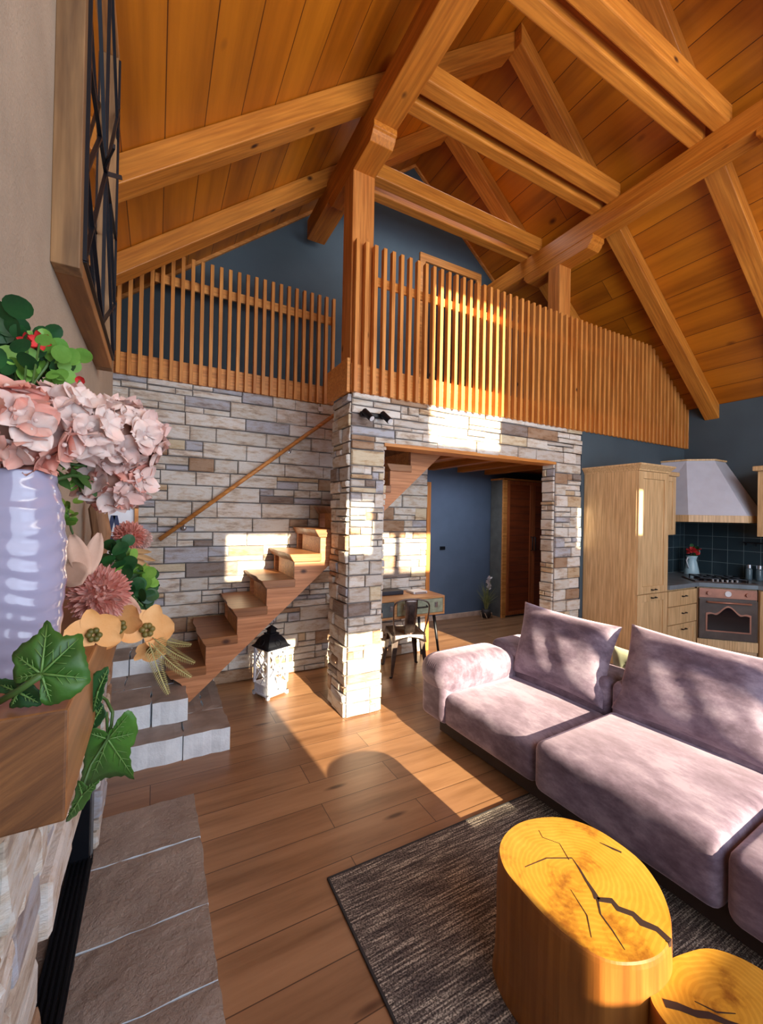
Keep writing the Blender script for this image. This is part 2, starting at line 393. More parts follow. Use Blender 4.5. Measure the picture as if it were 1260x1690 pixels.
# chimney breast, plaster above the mantel
struct(B(XL, XC, -0.9, 1.655, 0.80, roof_z(XC)).build('wall_chimney', PLASTER))
# window wall: a grid of rectangles with the openings left out
def win_wall():
    ops = [(.775, 1.747, .650, 1.315), (1.797, 2.48, .650, 1.315), (.622, 1.169, 1.70, 1.97), (1.60, 1.747, 1.69, 1.975), (1.797, 2.48, 1.69, 1.975), (2.735, 2.83, 1.69, 1.975), (1.507, 2.02, 2.29, 3.13)]
    xs = sorted(set([XL, XR, RX] + [v for o in ops for v in o[:2]])); zs = sorted(set([0, 1.55] + [v for o in ops for v in o[2:]] + [2.1]))
    mb = MB()
    for i in range(len(xs) - 1):
        xa, xb = xs[i], xs[i + 1]
        for j in range(len(zs)):
            za = zs[j]; zb = zs[j + 1] if j + 1 < len(zs) else 99
            xm, zm = (xa + xb) / 2, (za + min(zb, 3.7)) / 2
            if any(o[0] < xm < o[1] and o[2] < zm < o[3] for o in ops): continue
            if za >= max(roof_z(xa), roof_z(xb)): continue
            ta = tb = min(zb, 3.72)
            mb.hexa([(xa, YW - .05, za), (xb, YW - .05, za), (xb, YW, za), (xa, YW, za), (xa, YW - .05, ta), (xb, YW - .05, tb), (xb, YW, tb), (xa, YW, ta)])
    return struct(mb.build('wall_windows', PLASTER))
win_wall()

# ------------------------------------------------------------------ split stone cladding
TONES = [((218, 215, 210), 46), ((209, 205, 199), 28), ((224, 220, 216), 24), ((197, 191, 186), 12), ((201, 180, 152), 6), ((167, 140, 117), 9), ((180, 182, 193), 10), ((142, 131, 127), 4), ((210, 197, 172), 9)]
TB = [t for t, n in TONES for _ in range(n)]
def cladding(spec, name, rowh=0.064, backing=0.03, kind=True, seed=1):
    """spec: faces (origin, along, normal, length, z0, z1(fn), skip(fn)) clad in one mesh"""
    rnd = random.Random(seed); mb = MB(); cols = []
    def stone(o, al, nr, a0, a1, z0, z1):
        t = rnd.uniform(0.006, 0.020); g = 0.0022; c = lin(rnd.choice(TB)); ch = min(0.005, (z1 - z0) * .2)
        a0 += g; a1 -= g; z0 += g; z1 -= g
        def p(a, z, d): return o + al * a + Vector((0, 0, z)) + nr * d
        j = lambda: rnd.uniform(-.0022, .0022)
        n = max(1, int((a1 - a0) / 0.06)); us = [a0 + (a1 - a0) * k / n for k in range(n + 1)]
        back = []; mid = []; front = []
        bot = [(u, z0 + abs(j()) * .8) for u in us]; top = [(u, z1 - abs(j()) * .8) for u in us]
        ring = bot + top[::-1]
        m_ = len(ring); b = len(mb.v)
        ca, cz = (a0 + a1) / 2, (z0 + z1) / 2
        for (a, z) in ring: mb.v.append(p(a, z, -0.004))
        for (a, z) in ring: mb.v.append(p(a, z, t - 0.004 + j()))
        for (a, z) in ring:
            ia = a + (ch if a < a0 + 1e-6 else -ch if a > a1 - 1e-6 else 0); iz = z + (ch if z < cz else -ch)
            mb.v.append(p(ia, iz, t + j() * 1.2))
        for k in range(m_):
            k2 = (k + 1) % m_
            mb.f.append([b + k, b + k2, b + m_ + k2, b + m_ + k]); mb.mi.append(0); cols.append(c)
            mb.f.append([b + m_ + k, b + m_ + k2, b + 2 * m_ + k2, b + 2 * m_ + k]); mb.mi.append(0); cols.append(c)
        for k in range(n):
            mb.f.append([b + 2 * m_ + k, b + 2 * m_ + k + 1, b + 2 * m_ + m_ - 2 - k, b + 2 * m_ + m_ - 1 - k]); mb.mi.append(0); cols.append(c)
    for (o, al, nr, ln, z0, z1, skip, dmax) in spec:
        o = Vector(o); al = Vector(al); nr = Vector(nr); z = z0
        while z < z1 - 0.008:
            h = rnd.uniform(rowh * .82, rowh * 1.15); h = min(h, z1 - z)
            if z1 - z - h < rowh * .35: h = z1 - z
            a = -rnd.uniform(0, .1) if ln > .5 else 0
            while a < ln:
                w_ = rnd.uniform(0.11, 0.33) if ln > .5 else rnd.uniform(0.08, 0.17)
                a1 = min(ln, a + w_)
                if ln - a1 < 0.045: a1 = ln
                s0 = max(a, 0)
                if a1 > s0 + .01 and not (skip and skip(s0, a1, z, z + h)):
                    r_ = rnd.random()
                    if r_ < .34 and h > .04:
                        k = rnd.uniform(.35, .65) * h; mid = s0 + (a1 - s0) * rnd.uniform(.35, .65)
                        if rnd.random() < .5: stone(o, al, nr, s0, a1, z, z + k); stone(o, al, nr, s0, mid, z + k, z + h); stone(o, al, nr, mid, a1, z + k, z + h)
                        else: stone(o, al, nr, s0, mid, z, z + k); stone(o, al, nr, mid, a1, z, z + k); stone(o, al, nr, s0, a1, z + k, z + h)
                    else: stone(o, al, nr, s0, a1, z, z + h)
                a = a1
            z += h
    return mb, cols
def clad_build(mb, cols, name, boxes, parent=None):
    mb.cur = 1
    for b in boxes:
        n0 = len(mb.f); mb.box(*b); cols += [(0.2, 0.2, 0.2, 1)] * (len(mb.f) - n0)
    return mb.build(name, [STONE, MORTAR], parent, colors=cols)
X_, Y_ = (1, 0, 0), (0, 1, 0)
# back wall behind the stairs
mb, cc = cladding([((XL, 2.575, 0), X_, (0, -1, 0), 1.765 - XL, 0, 1.71, lambda a0, a1, z0, z1: (a0 + XL) > 1.1 and z0 > 1.49, 0)], '', rowh=.082, seed=3)
mb.cur = 0
struct(clad_build(mb, cc, 'wall_stairs', [(XL, 1.10, 2.575, 2.65, 0, 1.71), (1.10, 1.765, 2.575, 2.65, 0, 1.49)]))
# dividing wall: left pillar, header, right column
PX0, PX1, PY0, PY1 = .835, 1.022, 1.885, 2.105
spec = [((PX0 - .0, PY0, 0), X_, (0, -1, 0), PX1 - PX0, 0, 1.365, None, 0),
        ((PX0, PY0, 0), Y_, (-1, 0, 0), PY1 - PY0, 0, 1.595, None, 0),
        ((PX0, PY0, 0), X_, (0, -1, 0), 2.562 - PX0, 1.365, 1.603, None, 0),
        ((2.31, PY0, 0), X_, (0, -1, 0), 2.562 - 2.31, 0, 1.365, None, 0),
        ((PX1, PY0, 0), Y_, (1, 0, 0), PY1 - PY0, 0, 1.365, None, 0),
        ((2.31, PY0, 0), Y_, (-1, 0, 0), .10, 0, 1.365, None, 0)]
mb, cc = cladding(spec, '', rowh=.070, seed=11)
struct(clad_build(mb, cc, 'wall_middle', [(PX0, PX1, PY0, PY1, 0, 1.585), (PX1, 2.562, PY0, 1.975, 1.375, 1.60), (2.31, 2.562, PY0, 1.985, 0, 1.585)]))
struct(B(PX1, 2.31, 1.875, 1.985, 1.352, 1.374).build('trim_1', TRIMW, bevel=.003))
struct(B(1.765, 1.80, 2.565, 2.66, 0, 1.25).build('trim_2', BEAM_Z, bevel=.003))
struct(B(2.562, XR, 1.875, 1.95, 0, 1.62).build('wall_kitchen', DARKWALL))
struct(B(1.80, 3.03, YH - .012, YH, 0, .045).build('baseboard_hall', plain('pale_baseboard', (196, 170, 154), .5), bevel=.002))

# ------------------------------------------------------------------ loft floor and hall ceiling
struct(MB().box(PX0, XR, 1.985, 2.10, 1.50, 1.60).box(1.66, XR, 2.10, YB, 1.50, 1.60).box(XL, 1.66, 2.64, YB, 1.62, 1.71).build('floor_loft', BEAM_X))
struct(B(1.66, XR, YB, YH, 1.48, 1.54).build('ceiling_hall', BEAM_X))
for i, x in enumerate((1.9, 2.25, 2.6, 2.95)):
    tag(B(x, x + .07, 1.99, YH, 1.43, 1.50).build('hall_beam', BEAM_Y, bevel=.004), ['brown beam under the loft, nearest the stairs', 'brown beam under the loft, second from the stairs', 'brown beam under the loft, third from the stairs', 'brown beam under the loft above the wardrobe'][i], 'beam', 'beams under the loft')

# ------------------------------------------------------------------ roof timbers
for i, (x0, x1, lab) in enumerate(((.822, .942, 'large squared pine beam running along the ceiling over the stone pillar'), (2.349, 2.462, 'large squared pine beam running along the ceiling on the kitchen side'))):
    tag(B(x0, x1, YW, 2.615 if i == 0 else 2.70, 2.77, 2.895).build('ceiling_beam', BEAM_Y, bevel=.008), lab, 'beam', 'long ceiling beams')
for x0, x1, lab in ((.822, .942, 'pine post standing on the stone pillar with a carved saddle under the beam'), (2.349, 2.462, 'pine post behind the slatted loft railing with a carved saddle, kitchen side'), (2.349, 2.4621, 'pine post carrying the kitchen side beam at the right edge of the picture')):
    yo = -1.33 if x1 > 2.462 else 0; zb = 0 if yo else 1.60
    p = thing('support_post', ((x0 + x1) / 2, 1.95 + yo, zb), lab, 'post')
    B(x0, x1, 1.885 + yo + (0.02 if x0 > 2 else 0), 2.0 + yo, zb, 2.705).build('post', BEAM_Z, p, bevel=.006)
    a, b_, z = (1.665, 2.22, 2.77) if not yo else (.37, .865, 2.77)
    pr = [(x0, a, z), (x0, a, z - .028), (x0, a + .012, z - .034), (x0, a + .018, z - .048), (x0, a + .04, z - .068), (x0, b_ - .04, z - .068), (x0, b_ - .018, z - .048), (x0, b_ - .012, z - .034), (x0, b_, z - .028), (x0, b_, z)]
    MB().prism(pr, (x1 - x0, 0, 0)).build('saddle_bracket', BEAM_Y, p, bevel=.004)
RD = 0.085
def rafter(side, yc, x_end, lab, hw=.05):
    m_ = MB(); x0, x1 = (x_end, RX) if side < 0 else (RX, x_end)
    y0, y1 = yc - hw, yc + hw
    d = RD * math.sqrt(1 + SL * SL)
    z = lambda x: roof_z(x) - .001
    m_.hexa([(x0, y0, z(x0) - d), (x1, y0, z(x1) - d), (x1, y1, z(x1) - d), (x0, y1, z(x0) - d), (x0, y0, z(x0)), (x1, y0, z(x1)), (x1, y1, z(x1)), (x0, y1, z(x0))])
    return tag(m_.build('rafter', RAFT_L if side < 0 else RAFT_R, bevel=.006), lab, 'rafter', 'roof rafters')
for yc, side, xe, lab in ((2.31, -1, XL, 'left slope rafter second above the railing, nearest the gable wall'), (1.73, -1, XL, 'left slope rafter above the stone pillar, running to the mirror'), 
                      (2.27, 1, XR, 'right slope rafter farthest back, behind the slatted railing'), (1.68, 1, XR, 'right slope rafter ending above the kitchen corner'), (1.12, 1, XR, 'right slope rafter at the upper right edge of the picture'), (.55, 1, XR, 'right slope rafter overhead at the top right')):
    rafter(side, yc, xe, lab)
for i, c in enumerate((2.235, 1.665, 1.12, .56)):
    w_ = ['far', 'middle', 'near', 'overhead'][i]
    tag(B(.90, 2.38, c - .155, c - .085, 2.893, 2.985).build('tie_beam', BEAM_X, bevel=.01), 'front beam of the %s pair of cross ties between the two long beams' % w_, 'beam', 'cross ties')
    tag(B(.90, 2.38, c - .045, c + .02, 2.893, 2.985).build('tie_beam', BEAM_X, bevel=.01), 'rear beam of the %s pair of cross ties between the two long beams' % w_, 'beam', 'cross ties')
# trim where the roof meets the back gable
for nm, xa, xb in (('trim_3', XL, RX), ('trim_4', RX, XR)):
    m_ = MB(); m_.hexa([(xa, YB - .018, roof_z(xa) - .022), (xb, YB - .018, roof_z(xb) - .022), (xb, YB, roof_z(xb) - .022), (xa, YB, roof_z(xa) - .022), (xa, YB - .018, roof_z(xa)), (xb, YB - .018, roof_z(xb)), (xb, YB, roof_z(xb)), (xa, YB, roof_z(xa))])
    struct(m_.build(nm, TRIMW))

# ------------------------------------------------------------------ loft railings
r1 = thing('loft_railing', (2.3, 1.87, 1.60), 'tall vertical pine slat railing above the stone header and kitchen', 'railing')
proto = None
n = 60; sp = (3.868 - .835) / n
def slat(x, y, z0, z1, parent, w_=.019, d=.028):
    xa, xb = x - w_ / 2, x + w_ / 2
    za, zb = min(z1, roof_z(xa) - .004), min(z1, roof_z(xb) - .004)
    m_ = MB().hexa([(xa, y - d, z0), (xb, y - d, z0), (xb, y, z0), (xa, y, z0), (xa, y - d, za), (xb, y - d, zb), (xb, y, zb), (xa, y, za)])
    return m_.build('slat', SLAT, parent, bevel=.0015, seg=1)
for i in range(n + 1):
    slat(.838 + sp * i, 1.872, 1.595, 2.34, r1)
MB().box(.825, XR, 1.873, 1.885, 1.60, 1.74).build('bottom_board', BOARD, r1, bevel=.002)
m_ = MB(); xk = RX + (RZ - 2.20) / SL - .01
m_.box(.94, xk, 1.873, 1.885, 2.155, 2.20).build('top_rail', BOARD, r1, bevel=.002)
MB().box(.805, .822, 1.875, 2.15, 1.597, 1.765).build('end_board', BOARD, r1, bevel=.003)
# boarding that backs the railing beyond the loft door, seen as a closed dark ground behind the slats
r2 = thing('loft_railing', (.37, 2.565, 1.71), 'vertical pine slat railing on top of the stone wall by the stairs', 'railing')
for i in range(26):
    x = -.240 + i * (0.99 + .240) / 25
    slat(x, 2.565, 1.705, min(2.395, roof_z(x) + 0.0), r2)
MB().box(-.26, 1.0, 2.566, 2.58, 1.71, 1.825).build('bottom_board', BOARD, r2, bevel=.002)
xa = RX - (RZ - 2.285) / SL
MB().box(xa + .02, 1.0, 2.566, 2.58, 2.235, 2.285).build('top_rail', BOARD, r2, bevel=.002)

# loft door in the back gable
d = thing('loft_door', (2.07, YB, 1.60), 'dark open doorway with light pine frame in the loft wall behind the slats', 'door')
MB().box(1.74, 1.79, YB - .02, YB, 1.60, 3.02).box(2.30, 2.35, YB - .02, YB, 1.60, 3.02).box(1.79, 2.30, YB - .02, YB, 2.96, 3.02).build('door_frame', TRIMW, d, bevel=.003)
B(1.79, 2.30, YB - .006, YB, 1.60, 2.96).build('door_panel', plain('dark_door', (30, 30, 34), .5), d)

# ------------------------------------------------------------------ staircase
st = thing('staircase', (.85, 2.34, .1), 'open pine staircase with thick brown treads climbing along the stone wall', 'staircase')
Y0, Y1 = 2.107, 2.552
rise, run = .1275, .1395
for k in range(0, 11):
    xn = .187 + run * (k - 1); zt = .405 + rise * (k - 1)
    rj = random.uniform(-.004, .004)
    p = [(xn + rj, Y0, zt), (xn + .172, Y0, zt), (xn + .172, Y0, zt - .040), (xn + .022, Y0, zt - .040), (xn + .012, Y0, zt - .034)]
    xa = xn + .172
    m_ = MB(); q = [(xn + rj, Y0), (xn - .006, Y1)]
    # slanted nosing: live edge with a chamfered underside
    ny = 8; rows = []
    for i in range(ny + 1):
        y = Y0 + (Y1 - Y0) * i / ny; e = .004 * math.sin(i * 1.7 + k) + .003 * math.sin(i * .6 + 2 * k)
        rows.append([(xn + e, y, zt), (xa, y, zt), (xa, y, zt - .041), (xn + .024 + e, y, zt - .041), (xn + .010 + e, y, zt - .02)])
    vs = [v for r in rows for v in r]; fs = [tuple(range(5))[::-1], tuple(range(ny * 5, ny * 5 + 5))]
    for i in range(ny):
        for j in range(5): fs.append((i * 5 + j, i * 5 + (j + 1) % 5, (i + 1) * 5 + (j + 1) % 5, (i + 1) * 5 + j))
    m_.add(vs, fs).build('tread', TREAD, st, bevel=.003, seg=1)
    if k > 0:
        B(xn + .030, xn + .042, Y0 + .035, Y1 - .12, zt - rise, zt - .041).build('riser', TRIMW, st)
def stringer(y, nm):
    pts = [(.146, y, .20), (.146, y, .125), (.165, y, .115)]
    sl = .898
    pts = [(.115, y, .205), (.150, y, .115), (1.64, y, .115 + sl * (1.64 - .150))]
    top = []
    for k in range(10, -1, -1):
        xn = .187 + run * (k - 1); zt = .405 + rise * (k - 1)
        top += [(min(1.64, xn + .030 + run), y, zt - .041), (xn + .030, y, zt - .041)]
    top[0] = (1.64, y, top[0][2])
    MB().prism(pts + top, (0, .026, 0)).build(nm, STRG, st)
stringer(Y0 + .012, 'stringer'); stringer(Y1 - .03, 'stringer')
hr = thing('handrail', (.5, 2.53, .84), 'slim round pine handrail slanting along the stone wall', 'handrail')
MB().tube([(.016, 2.51, .845), (.995, 2.51, 1.635)], .0115, 10).build('rail', TRIMW, hr, smooth=True)
for t in (.12, .72):
    c = Vector((.016, 2.51, .845)).lerp(Vector((.995, 2.51, 1.635)), t)
    b_ = MB().lathe([(.016, 0), (.016, .004), (.006, .008)], c + Vector((0, .052, -.035)), 16, axis=(0, -1, 0)).tube([c + Vector((0, .05, -.035)), c + Vector((0, .02, -.035)), c + Vector((0, .004, -.008))], .0035, 6)
    b_.build('wall_bracket', CHROME, hr, smooth=True)
tag(B(1.0 - .10, 1.0 - .07, 2.548, 2.556, 1.655, 1.685).build('junction_box', WHITEP, bevel=.002), 'small square white junction box on the stone wall under the railing', 'junction box')

# stone steps under the stairs
def slab(mb, x0, x1, y0, y1, z0, z1, rnd, j=.0045):
    nx = max(2, int((x1 - x0) / .03)); ny = max(2, int((y1 - y0) / .03))
    b = len(mb.v)
    def top(i, k):
        ex = (i in (0, nx)); ey = (k in (0, ny))
        x = x0 + (x1 - x0) * i / nx + (rnd.uniform(-j, j) if ex else 0); y = y0 + (y1 - y0) * k / ny + (rnd.uniform(-j, j) if ey else 0)
        return (x, y, z1 - (.004 if ex or ey else 0) + rnd.uniform(-.0008, .0008))
    T = [[top(i, k) for k in range(ny + 1)] for i in range(nx + 1)]
    for i in range(nx + 1):
        for k in range(ny + 1): mb.v.append(Vector(T[i][k]))
    for i in range(nx):
        for k in range(ny):
            mb.f.append([b + i * (ny + 1) + k, b + (i + 1) * (ny + 1) + k, b + (i + 1) * (ny + 1) + k + 1, b + i * (ny + 1) + k + 1]); mb.mi.append(mb.cur)
    ring = [(i, 0) for i in range(nx)] + [(nx, k) for k in range(ny)] + [(i, ny) for i in range(nx, 0, -1)] + [(0, k) for k in range(ny, 0, -1)]
    c = len(mb.v)
    for (i, k) in ring:
        v = T[i][k]; mb.v.append(Vector((v[0], v[1], z0)))
    side = mb.cur; mb.cur = 1 if side == 0 else side
    for q in range(len(ring)):
        i, k = ring[q]; i2, k2 = ring[(q + 1) % len(ring)]
        mb.f.append([b + i * (ny + 1) + k, c + q, c + (q + 1) % len(ring), b + i2 * (ny + 1) + k2]); mb.mi.append(mb.cur)
    mb.f.append([c + q for q in range(len(ring))][::-1]); mb.mi.append(mb.cur)
    mb.cur = side
def stone_step(lab, x1, y0, z0, z1, cuts, back=2.55, x0=-.42):
    rnd = random.Random(int(x1 * 100)); t = thing('stone_step', ((x0 + x1) / 2, (y0 + back) / 2, z0), lab, 'step', 'stone steps at the foot of the stairs')
    for row in range(2):
        ya, yb = (y0, y0 + .20) if row == 0 else (y0 + .2005, back)
        xs = [x0] + [c + (0 if row == 0 else .09) for c in cuts if c + .09 < x1 - .03 or row == 0] + [x1]
        for a, b_ in zip(xs[:-1], xs[1:]):
            mb = MB(); slab(mb, a + .0015, b_ - .0015, ya, yb, z0, z1, rnd); mb.build('stone_block', [SLABTOP, WHITESTONE], t)
    return t
stone_step('lowest wide white-edged brown stone step on the wooden floor', .290, 1.85, 0, .10, [-.14, .115])
stone_step('middle white-edged brown stone step under the staircase foot', .134, 1.975, .10, .20, [-.2, -.003])
stone_step('uppermost white stone step block against the stone wall', .10, 2.35, .20, .28, [-.1])

# ------------------------------------------------------------------ lantern
def lantern():
    t = thing('lantern', (0, 0, 0), 'white wooden floor lantern with black metal roof under the stairs', 'lantern')
    u = .062; m_ = MB()
    m_.box(-u - .008, u + .008, -u - .008, u + .008, .012, .022).box(-u, u, -u, u, .022, .062).box(-u - .004, u + .004, -u - .004, u + .004, .062, .068)
    for sx in (-1, 1):
        for sy in (-1, 1): m_.box(sx * u - .008, sx * u + .008, sy * u - .008, sy * u + .008, 0, .022)
    m_.build('base', LANTW, t, bevel=.002)
    m_ = MB().box(-u - .002, u + .002, -u - .002, u + .002, .252, .262)
    for sx in (-1, 1):
        for sy in (-1, 1): m_.box(sx * u - .006, sx * u + .006, sy * u - .006, sy * u + .006, .066, .255)
    m_.build('frame', LANTW, t, bevel=.0015)
    for k in range(4):
        R = Matrix.Rotation(k * PI / 2, 3, 'Z'); m_ = MB()
        for a, b_ in (((-u, -u, .07), (u, -u, .25)), ((-u, -u, .25), (u, -u, .07)), ((-u, -u, .16), (-.0, -u, .25)), ((u, -u, .16), (0, -u, .07))):
            m_.bar(R @ Vector(a), R @ Vector(b_), .006, .005)
        m_.build('cross_bars', LANTW, t)
    # small drawer front
    dr = B(-u + .012, u - .012, -u - .004, -u, .030, .056).build('drawer', LANTW, t, bevel=.001)
    MB().ball((0, -u - .007, .043), .004, 8, 6).build('knob', BLACK, dr)
    m_ = MB(); e = .076
    prof = [(e, .262), (e, .266), (.064, .276), (.054, .298), (.040, .318), (.026, .330)]
    for (a, za), (b_, zb) in zip(prof[:-1], prof[1:]):
        m_.hexa([(-a, -a, za), (a, -a, za), (a, a, za), (-a, a, za), (-b_, -b_, zb), (b_, -b_, zb), (b_, b_, zb), (-b_, b_, zb)])
    m_.box(-.03, .03, -.03, .03, .330, .336).box(-.018, .018, -.018, .018, .336, .354)
    m_.hexa([(-.026, -.026, .354), (.026, -.026, .354), (.026, .026, .354), (-.026, .026, .354), (-.003, -.003, .376), (.003, -.003, .376), (.003, .003, .376), (-.003, .003, .376)])
    for k in range(4):
        R = Matrix.Rotation(k * PI / 2, 3, 'Z')
        m_.tube([R @ Vector((.017 * math.cos(a), -.062 + .012 * math.sin(a), .292 + .016 * math.sin(a))) for a in [i * PI / 6 for i in range(13)]], .0018, 5)
    m_.build('roof', BLACK, t)
    MB().tube([(.014 * math.cos(a), 0, .390 + .014 * math.sin(a)) for a in [i * PI / 8 for i in range(17)]], .0016, 6).build('ring_handle', BLACK, t, smooth=True)
    MB().lathe([(.022, .068), (.022, .13), (.018, .132)], (0, 0, 0), 16).build('candle', WHITEP, t, smooth=False)
    t.location = Vector((.575, 2.325, 0)) * S; t.rotation_euler = (0, 0, math.radians(22))
lantern()

# ------------------------------------------------------------------ spotlight on the pillar
t = thing('wall_spotlight', (.945, 1.865, 1.49), 'black twin wall spotlight on the stone pillar below the railing', 'spotlight')
B(.872, 1.010, 1.852, 1.870, 1.482, 1.508).build('mounting_plate', BLACK, t, bevel=.01)
for x in (.892, .992):
    l = MB().tube([(x - .006, 1.842, 1.505), (x + .012, 1.795, 1.462)], .016, 20).build('lamp_head', BLACK, t)
    MB().tube([(x + .0122, 1.7945, 1.4615), (x + .0128, 1.793, 1.460)], .013, 20).build('lamp_lens', WHITEP, l)

# ------------------------------------------------------------------ rug
rg = thing('rug', (1.1, .4, 0), 'dark woven flat rug under the stumps and sofa', 'rug')
B(.434, 1.62, -.85, 1.070, .0005, .0055).build('weave', RUG, rg)
MB().box(.430, .436, -.85, 1.073, 0, .0065).box(.430, 1.62, 1.067, 1.073, 0, .0065).build('binding', RUGEDGE, rg, bevel=.002)

# ------------------------------------------------------------------ sofa
SO = Vector((1.092, 1.615, 0)); ang = math.atan(.05)
def so(v, x, z): return SO + Vector((math.sin(ang), -math.cos(ang), 0)) * v + Vector((math.cos(ang), math.sin(ang), 0)) * x + Vector((0, 0, z))
def soft_box(v0, v1, x0, x1, z0, z1, r, puff=0.0, nu=16, wr=0.0):
    """upholstered block: rounded edges, slightly crowned top, soft wrinkles"""
    m_ = MB(); c = Vector(((v0 + v1) / 2, (x0 + x1) / 2, (z0 + z1) / 2)); h = Vector(((v1 - v0) / 2, (x1 - x0) / 2, (z1 - z0) / 2))
    def pt(p):
        q = Vector((max(-h[i] + r, min(h[i] - r, p[i])) for i in range(3))) if False else Vector([max(-h[i] + r, min(h[i] - r, p[i])) for i in range(3)])
        d_ = p - q
        if d_.length > 1e-9: p = q + d_.normalized() * r
        a = p[0] / h[0]; b_ = p[1] / h[1]
        if p[2] > 0: p = p + Vector((0, 0, puff * (1 - a * a) * (1 - b_ * b_)))
        if wr:
            p = p + Vector((0, 1, .6)) * wr * (math.sin(a * 55 + 3 * b_) * max(0, -b_ - .55) * (1.2 if p[2] > h[2] * .2 else .15))
        return so(*(c + p))
    ks = [-1, -.97, -.92, -.85] + [-.7 + 1.4 * i / (nu - 1) for i in range(nu)] + [.85, .92, .97, 1]
    def g(ax, sgn):
        o1, o2 = [i for i in range(3) if i != ax]
        b = len(m_.v); n_ = len(ks)
        for s_ in ks:
            for t_ in ks:
                p = Vector((0, 0, 0)); p[ax] = sgn * h[ax]
                e1 = math.copysign(1, s_) * (h[o1] - r + (abs(s_) - .85) / .15 * r) if abs(s_) > .85 else s_ / .85 * (h[o1] - r)
                e2 = math.copysign(1, t_) * (h[o2] - r + (abs(t_) - .85) / .15 * r) if abs(t_) > .85 else t_ / .85 * (h[o2] - r)
                p[o1] = e1; p[o2] = e2; m_.v.append(pt(p))
        for i in range(n_ - 1):
            for j in range(n_ - 1):
                m_.f.append([b + i * n_ + j, b + (i + 1) * n_ + j, b + (i + 1) * n_ + j + 1, b + i * n_ + j + 1]); m_.mi.append(0)
    for ax in range(3):
        for sg in (-1, 1): g(ax, sg)
    return m_
sofa = thing('sofa', (1.4, .8, .006), 'long mauve velvet sofa with chunky seats behind the stumps', 'sofa')
L2 = 2.35
soft_box(.04, L2, .085, .66, .006, .10, .004, nu=3).build('plinth', plain('dark_plinth', (60, 46, 42), .7), sofa, merge=True)
soft_box(.0, .17, -.0, .50, .095, .335, .03).build('armrest', VELVET, sofa, merge=True, smooth=True)
soft_box(-.02, .19, -.012, .43, .215, .368, .068, puff=.006, wr=.004).build('armrest_cushion', VELVET, sofa, merge=True, smooth=True)
soft_box(.14, .622, .012, .47, .092, .232, .030, puff=.010, wr=.002).build('seat_cushion', VELVET, sofa, merge=True, smooth=True)
soft_box(.628, 1.148, -.002, .47, .092, .258, .030, puff=.012, wr=.002).build('seat_cushion', VELVET, sofa, merge=True, smooth=True)
soft_box(1.154, 1.70, -.002, .47, .092, .258, .030, puff=.012, wr=.002).build('seat_cushion', VELVET, sofa, merge=True, smooth=True)
soft_box(1.706, 2.30, -.002, .47, .092, .258, .030, puff=.012, wr=.002).build('seat_cushion', VELVET, sofa, merge=True, smooth=True)
soft_box(.0, .625, .44, .66, .10, .375, .035).build('backrest', VELVET, sofa, merge=True, smooth=True)
soft_box(.63, 1.15, .44, .66, .10, .375, .035).build('backrest', VELVET, sofa, merge=True, smooth=True)
soft_box(1.155, L2, .44, .66, .10, .375, .035).build('backrest', VELVET, sofa, merge=True, smooth=True)

def pillow(name, corners, th, mat, label, cat='cushion', group=None, nu=26, pinch=.06, wr=.004):
    """corners: bottom-left, bottom-right, top-right, top-left of the cushion's middle surface"""
    bl, br, tr, tl = [Vector(c) for c in corners]
    nrm = (br - bl).cross(tl - bl).normalized()
    m_ = MB()
    def P(u, v, s_):
        a, b_ = 2 * u - 1, 2 * v - 1
        # edges bow inwards, the corners stay pointed
        a2 = a * (1 - pinch * (1 - b_ * b_)); b2 = b_ * (1 - pinch * (1 - a * a))
        uu, vv = (a2 + 1) / 2, (b2 + 1) / 2
        p = bl * (1 - uu) * (1 - vv) + br * uu * (1 - vv) + tr * uu * vv + tl * (1 - uu) * vv
        t_ = th * (max(0, (1 - a ** 4)) * max(0, (1 - b_ ** 4))) ** .62
        t_ += wr * math.sin(9 * a + 4 * b_) * (1 - a * a) * (1 - b_ * b_) + wr * .7 * math.sin(17 * b_ - 6 * a) * (1 - a * a) * (1 - b_ * b_)
        return p + nrm * s_ * max(t_, .002)
    m_.grid(lambda u, v: P(u, v, 1), nu, nu); m_.grid(lambda u, v: P(u, v, -1), nu, nu)
    b1 = 0; b2 = (nu + 1) ** 2; ring = [(i, 0) for i in range(nu)] + [(nu, k) for k in range(nu)] + [(i, nu) for i in range(nu, 0, -1)] + [(0, k) for k in range(nu, 0, -1)]
    for q in range(len(ring)):
        i, k = ring[q]; i2, k2 = ring[(q + 1) % len(ring)]
        m_.f.append([i * (nu + 1) + k, i2 * (nu + 1) + k2, b2 + i2 * (nu + 1) + k2, b2 + i * (nu + 1) + k]); m_.mi.append(0)
    o = m_.build(name, mat, smooth=True)
    return tag(o, label, cat, group)
pillow('back_cushion', [(1.525, 1.475, .262), (1.54, 1.02, .262), (1.70, 1.045, .555), (1.675, 1.535, .568)], .058, VELVET, 'mauve velvet back cushion leaning next to the sofa armrest', 'cushion', 'mauve back cushions')
pillow('back_cushion', [(1.56, .995, .272), (1.585, .50, .272), (1.75, .52, .56), (1.71, 1.01, .575)], .062, VELVET, 'mauve velvet back cushion leaning at the right edge of the picture', 'cushion', 'mauve back cushions')
pillow('throw_pillow', [(1.765, 1.12, .20), (1.79, .86, .20), (1.80, .90, .45), (1.765, 1.13, .45)], .04, plain('pale_green_cloth', (196, 204, 172), .9, sheen=.3), 'pale green cushion peeking out behind the mauve back cushion', 'cushion')

